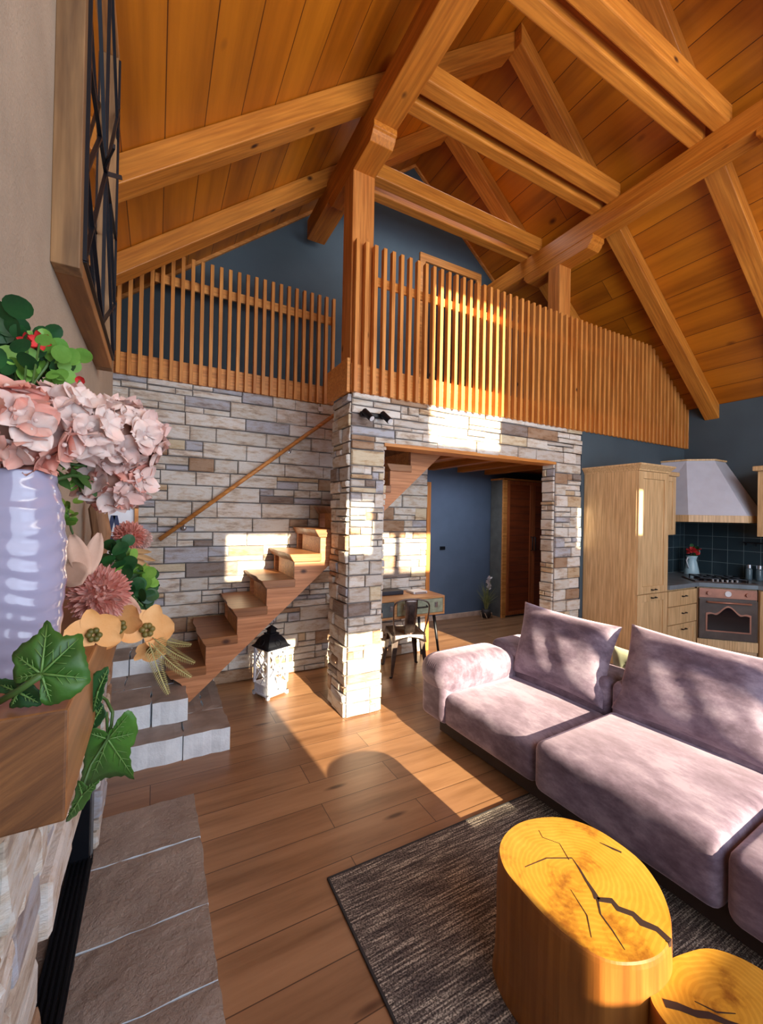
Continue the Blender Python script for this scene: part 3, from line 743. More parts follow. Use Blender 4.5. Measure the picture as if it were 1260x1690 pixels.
# ------------------------------------------------------------------ tree stumps
def stump(name, outline, h, lab, base_scale=1.04, cracks=(), seed=1):
    rnd = random.Random(seed); c = Vector((sum(p[0] for p in outline) / len(outline), sum(p[1] for p in outline) / len(outline), 0))
    # resample smoothly
    n_ = 96; P = []
    N0 = len(outline)
    for i in range(n_):
        t_ = i / n_ * N0; k = int(t_); f = t_ - k
        p0, p1, p2, p3 = [Vector(outline[(k + q) % N0] + (0,)) for q in (-1, 0, 1, 2)]
        P.append(0.5 * ((2 * p1) + (-p0 + p2) * f + (2 * p0 - 5 * p1 + 4 * p2 - p3) * f * f + (-p0 + 3 * p1 - 3 * p2 + p3) * f ** 3))
    t = thing(name, (c.x, c.y, .006), lab, 'stump table', 'tree stump tables')
    m_ = MB(); rings = [(h - .0, .985), (h - .004, .995), (h - .012, 1.0), (h * .75, 1.01), (h * .45, 1.0), (h * .2, 1.01), (.006, base_scale)]
    b = len(m_.v)
    for ri, (z, s_) in enumerate(rings):
        for i, p in enumerate(P):
            a = i / n_ * 2 * PI
            fl = 1 + (.012 * math.sin(5 * a + seed) + .008 * math.sin(11 * a + 2)) * (0 if ri < 2 else 1) * (1 - z / h * .6)
            q = c + (p - c) * s_ * fl; m_.v.append(Vector((q.x, q.y, z)))
    for r_ in range(len(rings) - 1):
        for i in range(n_): m_.f.append([b + r_ * n_ + i, b + r_ * n_ + (i + 1) % n_, b + (r_ + 1) * n_ + (i + 1) % n_, b + (r_ + 1) * n_ + i]); m_.mi.append(0)
    m_.cur = 1
    # concentric top so that cracks and grain sit on a smooth surface
    prev = b
    for s_ in (.75, .5, .25):
        nb = len(m_.v)
        for p in P:
            q = c + (p - c) * s_; m_.v.append(Vector((q.x, q.y, h)))
        for i in range(n_): m_.f.append([prev + i, nb + i, nb + (i + 1) % n_, prev + (i + 1) % n_]); m_.mi.append(1)
        prev = nb
    m_.v.append(Vector((c.x, c.y, h))); ce = len(m_.v) - 1
    for i in range(n_): m_.f.append([prev + i, ce, prev + (i + 1) % n_]); m_.mi.append(1)
    m_.f.append([b + (len(rings) - 1) * n_ + i for i in range(n_)]); m_.mi.append(0)
    m_.build('trunk', [STUMPSIDE, ENDG], t, smooth=False)
    # cracks: shallow dark wedges with splintered light lips
    for (pts, wd, down) in cracks:
        m_ = MB(); L_ = len(pts)
        lf, rt = [], []
        for i, p in enumerate(pts):
            p = Vector(tuple(p) + (0,)); q = Vector(pts[min(i + 1, L_ - 1)]) - Vector(pts[max(i - 1, 0)]); nn = Vector((-q.y, q.x, 0)).normalized()
            w_ = wd[i] * (1 + rnd.uniform(-.2, .2)); lf.append(p + nn * w_); rt.append(p - nn * w_)
        for i in range(L_ - 1):
            z0, z1 = h + .0006, h - .006
            m_.hexa([lf[i] + Vector((0, 0, z1)), rt[i] + Vector((0, 0, z1)), rt[i + 1] + Vector((0, 0, z1)), lf[i + 1] + Vector((0, 0, z1)), lf[i] + Vector((0, 0, z0)), rt[i] + Vector((0, 0, z0)), rt[i + 1] + Vector((0, 0, z0)), lf[i + 1] + Vector((0, 0, z0))])
        if down:
            e = Vector(tuple(pts[-1]) + (0,)); out = (e - c); out.z = 0; out.normalize(); s_ = Vector((-out.y, out.x, 0)) * wd[-1]
            e = e - out * .004
            m_.hexa([e - s_ + Vector((0, 0, down)), e + s_ + Vector((0, 0, down)), e + s_ + out * .008 + Vector((0, 0, down)), e - s_ + out * .008 + Vector((0, 0, down)), e - s_ + Vector((0, 0, h)), e + s_ + Vector((0, 0, h)), e + s_ + out * .006 + Vector((0, 0, h)), e - s_ + out * .006 + Vector((0, 0, h))])
        m_.build('crack', CRACK, t)
    return t
o1 = [(.688, .695), (.735, .721), (.794, .730), (.860, .715), (.909, .683), (.940, .626), (.943, .542), (.917, .483), (.875, .438), (.823, .407), (.770, .397), (.719, .408), (.678, .434), (.656, .479), (.648, .534), (.650, .596), (.658, .650)]
H1 = .262
cr1 = [([(.81, .60), (.80, .575), (.787, .55), (.776, .525), (.768, .512)], [.0004, .0015, .003, .0045, .005], 0),
       ([(.768, .512), (.79, .497), (.785, .482), (.80, .462), (.797, .445), (.81, .425), (.808, .404)], [.004, .006, .007, .006, .0075, .006, .007], .08),
       ([(.768, .512), (.745, .49), (.735, .46), (.722, .43)], [.002, .0013, .001, .0004], 0),
       ([(.81, .60), (.76, .625), (.70, .63)], [.0008, .0008, .0003], 0),
       ([(.80, .60), (.82, .64), (.80, .67), (.81, .69)], [.0009, .0006, .0008, .0003], 0),
       ([(.905, .60), (.915, .575), (.922, .56)], [.0008, .003, .002], 0),
       ([(.74, .55), (.72, .50), (.69, .47)], [.0003, .0009, .0004], 0)]
s1 = stump('tree_stump', o1, H1, 'large varnished tree stump table with a cracked top on the rug', cracks=cr1, seed=2)
# split raw-wood flake on the near side
m_ = MB(); cs = Vector((sum(p[0] for p in o1) / len(o1), sum(p[1] for p in o1) / len(o1), 0)); up_, lo_ = [], []
for i, (px, pz) in enumerate(((893, .155), (903, .120), (915, .098), (930, .092), (944, .080), (955, .088), (963, .110))):
    e = at(px, 1512 + (px - 893) * .62, 2, H1 - .004); dr_ = Vector((e.x - cs.x, e.y - cs.y, 0)).normalized()
    up_.append(e + dr_ * (.002 + .004 * (i % 2))); lo_.append(Vector((e.x, e.y, pz)) + dr_ * (.005 + .004 * ((i + 1) % 2)))
for i in range(6):
    bk = Vector((0, .02, 0)); m_.hexa([lo_[i], lo_[i + 1], lo_[i + 1] + bk, lo_[i] + bk, up_[i], up_[i + 1], up_[i + 1] + bk, up_[i] + bk])
o2 = [(.742, .40), (.776, .412), (.82, .418), (.872, .410), (.925, .392), (.958, .352), (.968, .30), (.955, .25), (.915, .215), (.85, .20), (.79, .215), (.745, .25), (.72, .30), (.722, .35), (.728, .38)]
cr2 = [([(.752, .382), (.768, .368), (.782, .350), (.800, .338), (.815, .318), (.835, .300), (.85, .29)], [.006, .0055, .005, .0045, .004, .002, .0006], 0),
       ([(.80, .36), (.815, .335), (.84, .32)], [.0006, .001, .0004], 0)]
s2 = stump('tree_stump', o2, .205, 'smaller varnished tree stump table in the lower right corner', cracks=cr2, seed=5)

# ------------------------------------------------------------------ fireplace, hearth and mantel
fp = thing('fireplace', (-.25, .95, 0), 'whitewashed rough stone fireplace with black sliding glass track', 'fireplace')
spec = [((XC, .36, 0), Y_, (1, 0, 0), .36, .05, .80, None, 0),
        ((XC, .72, 0), Y_, (1, 0, 0), .68, .405, .80, None, 0),
        ((XC, 1.40, 0), Y_, (1, 0, 0), .255, .05, .80, None, 0),
        ((XL, .36, 0), X_, (0, -1, 0), XC - XL, 0, .80, None, 0), ((XL, 1.655, 0), X_, (0, 1, 0), XC - XL, 0, .80, None, 0)]
mb, cc = cladding(spec, '', rowh=.075, seed=21)
clad_build(mb, cc, 'stone_surround', [(XL, XC, .36, .72, 0, .80), (XL, XC, .72, 1.40, .405, .80), (XL, XC, 1.40, 1.655, 0, .80), (XL, XL + .02, .72, 1.40, 0, .405)], fp)
MB().box(-.186, -.142, 1.365, 1.40, .05, .40).box(-.180, -.150, .72, .745, .05, .40).box(-.182, -.142, .72, 1.40, .385, .405).build('glass_frame', BLACK, fp, bevel=.003)
m_ = MB()
for k in range(5): m_.box(-.186 + k * .0105, -.181 + k * .0105, .72, 1.37, .048, .060)
m_.box(-.188, -.134, .72, 1.37, .046, .053).build('sliding_track', BLACK, fp)
h_ = thing('hearth', (0, .95, 0), 'low hearth of large brown stone slabs along the fireplace', 'hearth')
rnd = random.Random(5)
ys = [.20, .42, .66, .905, 1.093, 1.33, 1.545]
for a, b_ in zip(ys[:-1], ys[1:]):
    mb = MB(); slab(mb, XC + .002, .131 + rnd.uniform(-.003, .003), a + .002, b_ - .002, 0, .05, rnd, .0025); mb.build('stone_slab', [HEARTH, WHITESTONE], h_)
for a, b_ in ((.725, 1.05), (1.055, 1.395)):
    mb = MB(); slab(mb, XL + .03, XC - .002, a, b_, 0, .047, rnd, .001); mb.build('stone_slab', [HEARTH, WHITESTONE], h_)
MZ0, MZ1, MX, MY0, MY1 = .788, .864, -.050, .350, 1.33
def sawn():
    mt, nt, N, L, b = nodes('sawn_beam_end')
    mp = coords(nt, (70, 1, 5), False, tilt=math.radians(58)); f = noise(nt, mp.outputs[0], 1.0, 6, .65)
    L.new(ramp(nt, f, [(0.35, (88, 52, 26)), (0.7, (140, 92, 50))]).outputs[0], b.inputs['Base Color']); b.inputs['Roughness'].default_value = .65
    bump(nt, f, .5, .003, b); return mt
SAWN = sawn()
def mantel():
    m_ = MB(); m_.box(-.30, MX, MY0, MY1, MZ0, MZ1); m_.mi[2] = 1
    return tag(m_.build('mantel_beam', [MANT, SAWN], bevel=.003, seg=2), 'thick brown wooden mantel beam with sawn end above the fireplace', 'mantel')
mantel()

# ------------------------------------------------------------------ framed mirror on the chimney
mr = thing('wall_mirror', (XC, 1.02, 1.342), 'tall mirror with reclaimed wood frame and dark metal lattice on the chimney', 'mirror')
y0, y1, z0, z1 = .728, 1.235, 1.342, 2.13; xf = XC + .034; fwid = .03
MB().box(XC, xf, y0, y0 + fwid, z0, z1).build('side_board', FRAMEW, mr, bevel=.002)
MB().box(XC, xf, y1 - fwid, y1, z0, z1).build('side_board', FRAMEW, mr, bevel=.002)
FW2 = (wood('reclaimed_wood_across', (112, 76, 44), (186, 130, 74), 1, rough=.6))
for q0, q1 in ((z0, z0 + fwid), (z1 - fwid, z1)): MB().box(XC, xf, y0 + fwid, y1 - fwid, q0, q1).build('end_board', FW2, mr, bevel=.002)
B(XC + .012, XC + .016, y0 + fwid, y1 - fwid, z0 + fwid, z1 - fwid).build('mirror_glass', MIRROR, mr)
m_ = MB(); xx = xf + .002; yc = (y0 + y1) / 2; zc = 1.66
def mun(a, b_): m_.bar((xx, a[0], a[1]), (xx, b_[0], b_[1]), .0045, .006, up=(1, 0, 0))
ya, yb, za, zb = y0 + fwid * .8, y1 - fwid * .8, z0 + fwid * .8, z1 - fwid
for p, q in (((ya, za), (ya, zb)), ((yb, za), (yb, zb)), ((ya, za), (yb, za)), ((ya, za), (yc, zc)), ((yb, za), (yc, zc)), ((ya, zc), (yb, zc)), ((yc, za), (ya, 1.50)), ((yc, za), (yb, 1.50)), ((ya, 1.98), (yc, zc)), ((yb, 1.98), (yc, zc)), ((ya, 1.50), (ya + .14, zc)), ((yb, 1.50), (yb - .14, zc)), ((yc, zc), (yc, zb)), ((yc, za), (yc, zc)), ((ya, 1.9), (yc, 2.09)), ((yb, 1.9), (yc, 2.09))): mun(p, q)
m_.build('metal_lattice', BLACK, mr)
MB().bar((xx, yc, zc), (xx + .022, yc + .05, zc + .035), .004, .008).bar((xx, yc - .02, zc), (xx + .02, yc - .08, zc - .0), .004, .008).build('decor_leaves', BLACK, mr)

# ------------------------------------------------------------------ foreground vase and flowers
def leaf_shape(kind):
    if kind == 'round': return [(math.sin(a) * .5, .5 - math.cos(a) * .5) for a in [2 * PI * i / 14 for i in range(14)]]
    if kind == 'lance': return [(0, 0), (.10, .15), (.16, .4), (.13, .7), (0, 1), (-.13, .7), (-.16, .4), (-.10, .15)]
def put_leaf(mb, base, direction, normal, ln, shape, curl=.15, width=1.0):
    """a leaf fan from its midrib, cupped about the midrib and curling to the tip"""
    d_ = Vector(direction).normalized(); n_ = Vector(normal); n_ = (n_ - d_ * n_.dot(d_)).normalized(); s_ = d_.cross(n_)
    base = Vector(base); b = len(mb.v)
    cy = sum(p[1] for p in shape) / len(shape)
    def w(x, y): return base + d_ * y * ln + s_ * x * ln * width + n_ * ln * (curl * abs(x) * 1.2 - curl * y * y * .8)
    mb.v.append(w(0, cy))
    for x, y in shape: mb.v.append(w(x * .55, cy + (y - cy) * .55))
    for x, y in shape: mb.v.append(w(x, y))
    k = len(shape)
    for i in range(k):
        j = (i + 1) % k
        mb.f.append([b, b + 1 + i, b + 1 + j]); mb.mi.append(mb.cur)
        mb.f.append([b + 1 + i, b + 1 + k + i, b + 1 + k + j, b + 1 + j]); mb.mi.append(mb.cur)
def rdir(r): 
    while True:
        v = Vector((r.uniform(-1, 1), r.uniform(-1, 1), r.uniform(-1, 1)))
        if .1 < v.length < 1: return v.normalized()
def petal(mb, base, d_, n_, ln, wd, cup, nu=5, nv=4, ruf=0.0, ph=0):
    d_ = Vector(d_).normalized(); n_ = Vector(n_); n_ = (n_ - d_ * n_.dot(d_)).normalized(); s_ = d_.cross(n_); base = Vector(base)
    def f(u, v):
        a = 2 * v - 1; wdt = wd * (math.sin(PI * min(1, (u * .86 + .1))) ** .7)
        return base + d_ * ln * u + s_ * a * wdt * .5 + n_ * (cup * ln * (u * u * .8 + a * a * .35 * u) + ruf * math.sin(a * 5 + ph) * u)
    mb.grid(f, nu, nv)
TOCAM = lambda p: (Vector((0, 0, 1)) - Vector(p)).normalized()
CORE = leafmat('flower_core', (190, 140, 120), (210, 160, 140))
def hydrangea(px, py, dist, R, mat, lab, foot, seed, nfl=46, pl=.017, group='large artificial blooms in the white vase', squash=(1, 1, .8), mat2=None):
    r = random.Random(seed); c = deep(px, py, dist); t = thing('hydrangea', c, lab, 'flower', group)
    m_ = MB(); cen = MB()
    for k in range(nfl):
        # even spread over the ball
        z = 1 - 2 * (k + .5) / nfl; a = k * 2.39996 + r.uniform(-.2, .2); q = math.sqrt(1 - z * z)
        n_ = Vector((q * math.cos(a), q * math.sin(a), z)); n_ = (n_ + rdir(r) * .25).normalized()
        p = c + Vector((n_.x * R * squash[0], n_.y * R * squash[1], n_.z * R * squash[2])) * r.uniform(.86, 1.05)
        t1 = n_.orthogonal().normalized(); t2 = n_.cross(t1); a0 = r.uniform(0, PI)
        m_.cur = 1 if (mat2 and r.random() < .3) else 0
        for j in range(4):
            aa = a0 + j * PI / 2 + r.uniform(-.15, .15); d_ = t1 * math.cos(aa) + t2 * math.sin(aa) + n_ * .18
            petal(m_, p, d_, n_, pl * r.uniform(.85, 1.2), pl * 1.2, r.uniform(-.25, .4), 6, 6, ruf=pl * .09, ph=r.uniform(0, 6))
        cen.ball(p + n_ * .0015, .0022, 6, 4)
    m_.build('petals', [mat, mat2] if mat2 else mat, t, smooth=True, fix=False)
    cen.build('flower_hearts', PETAL_P, t, smooth=True)
    MB().ball(c, R * .72, 14, 10, squash).build('core', CORE, t, smooth=True)
    f = Vector(foot); mid = c.lerp(f, .5) + Vector((0, 0, .01))
    MB().tube([c, mid, f], .0022, 6).build('stem', STEM, t, smooth=True)
VX, VY = -.1035, .445
vz = MZ1
def vase():
    prof = []
    r0 = [(0, .036), (.01, .040), (.05, .044), (.10, .0475), (.15, .0475), (.19, .044), (.215, .039), (.232, .036)]
    n_ = 120
    for i in range(n_ + 1):
        z = .166 * i / n_; zz = z / .166 * .232
        for (a, ra), (b_, rb) in zip(r0[:-1], r0[1:]):
            if a <= zz <= b_ + 1e-9: r_ = ra + (rb - ra) * (zz - a) / (b_ - a); break
        prof.append((r_ * .76, z))
    wob = lambda a, z: .013 * math.sin(z * 430 + 1.6 * math.sin(a * 2 + z * 40) + .8 * math.sin(a * 5)) + .009 * math.sin(z * 190 + a * 3)
    prof += [(.024, .166), (.024, .11)]
    return tag(MB().lathe(prof, (VX, VY, vz), 72, wob).build('vase', CERAM, smooth=True), 'white glazed ribbed ceramic vase on the mantel at the left edge', 'vase')
vase()
VM = (VX, VY, vz + .150)
hydrangea(22, 705, .330, .036, PETAL_C, 'coral pink hydrangea head at the left edge above the vase', VM, 1, nfl=38, pl=.0165, mat2=PETAL_P)
hydrangea(112, 702, .37, .034, PETAL_P, 'pale cream pink hydrangea head in the middle above the vase', VM, 2, nfl=44, pl=.016)
hydrangea(194, 722, .44, .040, PETAL_P, 'pale pink hydrangea head on the right against the stone wall', VM, 3, nfl=60, pl=.0165)
hydrangea(190, 795, .45, .030, PETAL_P, 'small drooping pale pink hydrangea head lowest beside the vase', VM, 4, nfl=32, pl=.017, mat2=PETAL_C)
def spray(name, lab, pts, mat, n_, ls, seed, kind='round', stemr=.0014, group=None, cat='foliage', spread=.012, stemmat=None, u0=.4):
    r = random.Random(seed); P = [Vector(p) for p in pts]; t = thing(name, P[-1], lab, cat, group); m_ = MB()
    for k in range(n_):
        u = (u0 + (1 - u0) * (k + .5) / n_) * (len(P) - 1); i = min(int(u), len(P) - 2); p = P[i].lerp(P[i + 1], u - i); tn = (P[i + 1] - P[i]).normalized()
        sd = (tn.cross(rdir(r))).normalized(); q = p + sd * r.uniform(0, spread)
        put_leaf(m_, q, sd + tn * .5, TOCAM(q) + rdir(r) * .7, ls * r.uniform(.75, 1.2), leaf_shape(kind), r.uniform(-.1, .25))
    m_.build('leaves', mat, t, smooth=True, fix=False)
    MB().tube(P, stemr, 6).build('stem', stemmat or STEM, t, smooth=True)
    return t
D = deep
spray('eucalyptus_spray', 'dark green round-leaved spray at the upper left edge', [VM, D(30, 640, .40), D(20, 585, .40), D(30, 545, .41)], EUC_D, 52, .020, 11, group='green sprays in the white vase', spread=.03)
spray('eucalyptus_spray', 'bright green round-leaved spray above the cream hydrangea', [VM, D(50, 640, .41), D(76, 605, .41), D(88, 582, .42)], EUC_L, 44, .015, 12, group='green sprays in the white vase', spread=.020)
spray('eucalyptus_spray', 'deep green leafy spray low on the left behind the coral hydrangea', [VM, D(10, 640, .42), D(0, 600, .42), D(50, 600, .43)], EUC_D, 46, .020, 13, group='green sprays in the white vase', spread=.03)
spray('leaf_sprig', 'pointed green leaves under the hydrangeas at the vase mouth', [VM, D(60, 770, .40), D(110, 765, .41), D(150, 770, .42)], STEM, 18, .030, 14, 'lance', group='green sprays in the white vase')
spray('leaf_sprig', 'thin olive sprig hanging to the right of the vase mouth', [VM, D(110, 755, .41), D(125, 785, .42), D(133, 812, .42)], EUC_L, 8, .012, 15, 'lance', stemr=.0008, spread=.002)
spray('leaf_sprig', 'string of small bright green leaves right beside the vase body', [D(128, 898, .52), D(118, 875, .52), D(112, 850, .52), D(114, 828, .52)], EUC_L, 12, .014, 16, spread=.006)
for px, py, sd, lb in ((47, 565, 1, 'red star flower near the top of the green spray'), (66, 562, 2, 'second red star flower near the top of the green spray'), (132, 628, 3, 'small red bud right of the green spray')):
    c = D(px, py, .40); t = thing('red_flower', c, lb, 'flower', 'small red flowers'); m_ = MB(); r = random.Random(sd)
    n_ = TOCAM(c); t1 = n_.orthogonal().normalized(); t2 = n_.cross(t1)
    for j in range(6): petal(m_, c, t1 * math.cos(j * PI / 3) + t2 * math.sin(j * PI / 3) + n_ * .5, n_, .011 if sd < 3 else .005, .006, .2)
    m_.build('petals', PETAL_R, t, smooth=True, fix=False); MB().tube([c, c.lerp(Vector(VM), .5), VM], .001, 5).build('stem', STEM, t)

# vine leaves: lobed, toothed outline given in pixels at a depth
def vine_leaf(outline, depth, tilt, centre, lab, tips, mat=IVY, grp='vine leaves on the mantel'):
    """outline around a centre; tilt = depth change per pixel (x, y)"""
    cx, cy = centre
    def W(px, py, off=0.0): return deep(px, py, depth + tilt[0] * (px - cx) + tilt[1] * (py - cy) + off)
    t = thing('vine_leaf', W(cx, cy), lab, 'leaf', grp)
    # toothed edge
    E = []
    for i in range(len(outline)):
        a = Vector(outline[i]); b_ = Vector(outline[(i + 1) % len(outline)]); k = max(2, int((b_ - a).length / 6))
        nn = Vector((b_.y - a.y, -(b_.x - a.x))).normalized()
        for j in range(k):
            E.append(a.lerp(b_, j / k) + nn * (1.6 if j % 2 else -.4))
    m_ = MB(); b = 0; rings = (1.0, .82, .62, .42, .22); cc_ = Vector((cx, cy))
    tipv = [Vector(q) - cc_ for q in tips]
    def fold(p):
        # the surface rises between the veins
        d_ = p - cc_
        if d_.length < 1: return 0
        m2 = min(abs((d_.x * v.y - d_.y * v.x) / v.length) if d_.dot(v) > 0 else 99 for v in tipv)
        return -min(m2, 16) * .00016 * (1 if depth < .6 else 1.4) - d_.length ** 2 * -.0000012
    for s_ in rings:
        for e in E:
            p = cc_ + (e - cc_) * s_; m_.v.append(W(p.x, p.y, fold(p)))
    m_.v.append(W(cx, cy)); n_ = len(E)
    for r_ in range(len(rings) - 1):
        for i in range(n_): m_.f.append([r_ * n_ + i, r_ * n_ + (i + 1) % n_, (r_ + 1) * n_ + (i + 1) % n_, (r_ + 1) * n_ + i]); m_.mi.append(0)
    for i in range(n_): m_.f.append([(len(rings) - 1) * n_ + i, (len(rings) - 1) * n_ + (i + 1) % n_, len(rings) * n_]); m_.mi.append(0)
    ob = m_.build('leaf_blade', mat, t, smooth=True)
    sd = ob.modifiers.new('thick', 'SOLIDIFY'); sd.thickness = .0006
    m_ = MB()
    for q in tips:
        pts = [cc_.lerp(Vector(q), u) for u in (0, .25, .5, .75, .97)]
        m_.tube([W(p.x, p.y, fold(p) - .0012) for p in pts], [.0009, .0008, .0006, .0004, .0002], 5)
        for u in (.3, .5, .7):
            a = cc_.lerp(Vector(q), u); v = (Vector(q) - cc_); L_ = v.length
            for sg in (-1, 1):
                e = a + (Matrix.Rotation(sg * .8, 2) @ v.normalized()) * L_ * (.32 * (1.1 - u))
                m_.tube([W(a.x, a.y, fold(a) - .001), W(e.x, e.y, fold(e) - .001)], [.0004, .0002], 4)
    m_.build('veins', IVYV, t, smooth=True)
    return t
vine_leaf([(78, 1023), (90, 1040), (104, 1050), (122, 1048), (136, 1046), (138, 1066), (143, 1090), (151, 1122), (138, 1136), (122, 1150), (102, 1158), (84, 1165), (68, 1160), (66, 1142), (70, 1125), (58, 1116), (40, 1124), (26, 1128), (21, 1115), (24, 1098), (19, 1082), (32, 1066), (48, 1056), (62, 1046)], .275, (.00005, -.00006), (68, 1112), 'big bright green vine leaf lying over the mantel corner', [(78, 1028), (132, 1052), (146, 1120), (84, 1160), (24, 1120), (24, 1080)])
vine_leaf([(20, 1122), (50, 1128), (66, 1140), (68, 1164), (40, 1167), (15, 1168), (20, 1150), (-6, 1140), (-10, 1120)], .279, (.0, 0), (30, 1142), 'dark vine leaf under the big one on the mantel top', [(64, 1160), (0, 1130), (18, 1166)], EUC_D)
vine_leaf([(212, 1172), (222, 1180), (228, 1200), (224, 1222), (216, 1234), (214, 1250), (218, 1268), (222, 1287), (206, 1280), (188, 1282), (174, 1284), (160, 1290), (146, 1298), (133, 1294), (138, 1262), (141, 1236), (146, 1214), (152, 1202), (166, 1204), (178, 1212), (190, 1196), (200, 1182)], .43, (.0003, .0003), (178, 1220), 'green vine leaf hanging beside the lit mantel edge', [(212, 1180), (220, 1282), (150, 1290), (148, 1210), (222, 1210)])
vine_leaf([(128, 1288), (146, 1298), (165, 1286), (150, 1312), (140, 1330), (120, 1350), (108, 1357), (118, 1332), (124, 1310)], .40, (0, .0002), (136, 1312), 'narrow vine leaf at the bottom corner of the mantel', [(110, 1354), (160, 1290), (130, 1292)])
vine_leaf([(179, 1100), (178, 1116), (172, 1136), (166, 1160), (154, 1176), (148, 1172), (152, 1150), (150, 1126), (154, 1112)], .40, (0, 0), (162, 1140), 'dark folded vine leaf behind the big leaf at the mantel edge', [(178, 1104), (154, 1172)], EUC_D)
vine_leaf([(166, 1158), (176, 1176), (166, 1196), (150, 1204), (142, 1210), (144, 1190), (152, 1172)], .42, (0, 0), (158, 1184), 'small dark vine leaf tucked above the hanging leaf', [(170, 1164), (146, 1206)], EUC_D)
t = thing('trailing_vine', D(100, 1140, .40), 'thin green vine looping over the mantel edge', 'vine')
MB().tube([D(-5, 1160, .274), D(30, 1140, .273), D(68, 1114, .273)], .0022, 6).build('stem', STEM, t, smooth=True)
MB().tube([D(143, 1136, .40), D(160, 1142, .44), D(176, 1156, .44), D(186, 1176, .43), D(184, 1196, .43), D(178, 1218, .428), D(150, 1262, .42), D(136, 1300, .40)], .0016, 6).tube([D(150, 1166, .41), D(160, 1176, .42), D(176, 1176, .43), D(178, 1216, .428)], .0014, 6).build('stem', STEM, t, smooth=True)

# second arrangement further along the mantel
def chrysanthemum(px, py, dist, R, mat, lab, seed, foot, group='pink pompom flowers'):
    r = random.Random(seed); c = D(px, py, dist); t = thing('chrysanthemum', c, lab, 'flower', group); m_ = MB(); n0 = TOCAM(c)
    for k in range(300):
        z = 1 - 1.75 * (k + .5) / 300; a = k * 2.39996; q = math.sqrt(max(0, 1 - z * z)); t1 = n0.orthogonal().normalized(); t2 = n0.cross(t1)
        d_ = (t1 * math.cos(a) * q + t2 * math.sin(a) * q + n0 * z + rdir(r) * .12).normalized()
        petal(m_, c + d_ * R * .35, d_, n0 + rdir(r) * .3, R * r.uniform(.58, .72), R * .15, .3, 4, 2)
    m_.build('petals', mat, t, smooth=True, fix=False); MB().ball(c, R * .5, 12, 8).build('core', PETAL_C, t, smooth=True)
    MB().tube([c, foot], .002, 5).build('stem', STEM, t)
ft = (-.09, .80, MZ1)
POTC = D(160, 985, .66)
chrysanthemum(165, 980, .49, .033, PETAL_M, 'large dusty pink pompom chrysanthemum beside the white vase', 5, ft)
def orchid(px, py, dist, R, rot, lab, seed, facing=(0, 0, 0)):
    r = random.Random(seed); c = D(px, py, dist); t = thing('orchid', c, lab, 'flower', 'peach orchids'); n0 = (TOCAM(c) + Vector(facing)).normalized()
    up = Vector((0, 0, 1)); t2 = (up - n0 * up.dot(n0)).normalized(); t1 = t2.cross(n0)
    m_ = MB()
    for a, L_, W_ in ((90, 1, .72), (210, .95, .7), (330, .95, .7), (20, .95, 1.15), (160, .95, 1.15)):
        a = math.radians(a + rot); petal(m_, c, t1 * math.cos(a) + t2 * math.sin(a), n0, R * L_, R * W_, .18, 7, 6)
    m_.build('petals', PETAL_O, t, smooth=True, fix=False)
    m_ = MB()
    for k in range(6):
        a = k * PI / 3 + r.uniform(-.2, .2); q = c + n0 * R * .1 + (t1 * math.cos(a) + t2 * math.sin(a)) * R * .17
        m_.ball(q, R * .12, 8, 6)
    m_.build('lip', OLIVE, t, smooth=True)
orchid(155, 1048, .42, .026, 10, 'peach orchid left of the pair in front of the big vine leaf', 1)
orchid(243, 1040, .62, .038, -20, 'peach orchid bloom furthest right, facing the camera', 2)
orchid(200, 1035, .52, .030, 40, 'peach orchid bloom behind, between the two open ones', 3, (-.6, 0, .2))
orchid(250, 1070, .63, .026, 120, 'small peach orchid petals over the dry fern', 4, (.2, 0, -.9))
def fern(px0, py0, px1, py1, dist, lab, seed):
    a, b_ = D(px0, py0, dist), D(px1, py1, dist); t = thing('dry_fern', a, lab, 'fern', 'dry beige ferns'); m_ = MB(); n_ = 24; v = b_ - a; nn = TOCAM(a); s_ = v.normalized().cross(nn)
    pts = [a.lerp(b_, i / n_) + Vector((0, 0, -.004)) * math.sin(i / n_ * PI) for i in range(n_ + 1)]
    for i in range(2, n_):
        u = i / n_; ln = v.length * .13 * (1 - u) ** .6 + .002
        for sg in (-1, 1):
            for lift in (.1, .8):
                d_ = (s_ * sg + v.normalized() * .55 + nn * lift).normalized()
                m_.tube([pts[i], pts[i] + d_ * ln * .6, pts[i] + d_ * ln + v.normalized() * ln * .25], [.0003, .00045, .0001], 4, cap=False)
    m_.build('fronds', FERN, t, fix=False); MB().tube(pts, .0009, 5).build('stem', FERN, t)
fern(246, 1060, 278, 1146, .60, 'dry fern frond hanging straight down below the orchids', 1)
fern(250, 1062, 316, 1118, .61, 'dry fern frond pointing to the lower right', 2)
fern(252, 1052, 322, 1094, .62, 'dry fern frond second from the top on the right', 3)
fern(246, 1046, 316, 1064, .63, 'dry fern frond pointing right over the stairs', 4)
spray('eucalyptus_spray', 'dark round-leaved spray behind the chrysanthemum', [ft, D(180, 960, .72), D(190, 930, .73), D(180, 910, .73)], EUC_D, 26, .026, 31, group='round-leaved sprays at the mantel end', spread=.03)
spray('eucalyptus_spray', 'bright round-leaved spray right of the chrysanthemum', [ft, D(195, 975, .74), D(215, 950, .75), D(232, 935, .76)], EUC_L, 34, .022, 32, group='round-leaved sprays at the mantel end', spread=.03)
spray('eucalyptus_spray', 'green spray reaching down towards the orchids', [ft, D(200, 980, .72), D(220, 985, .72), D(236, 1000, .72)], EUC_D, 26, .023, 33, group='round-leaved sprays at the mantel end', spread=.022)
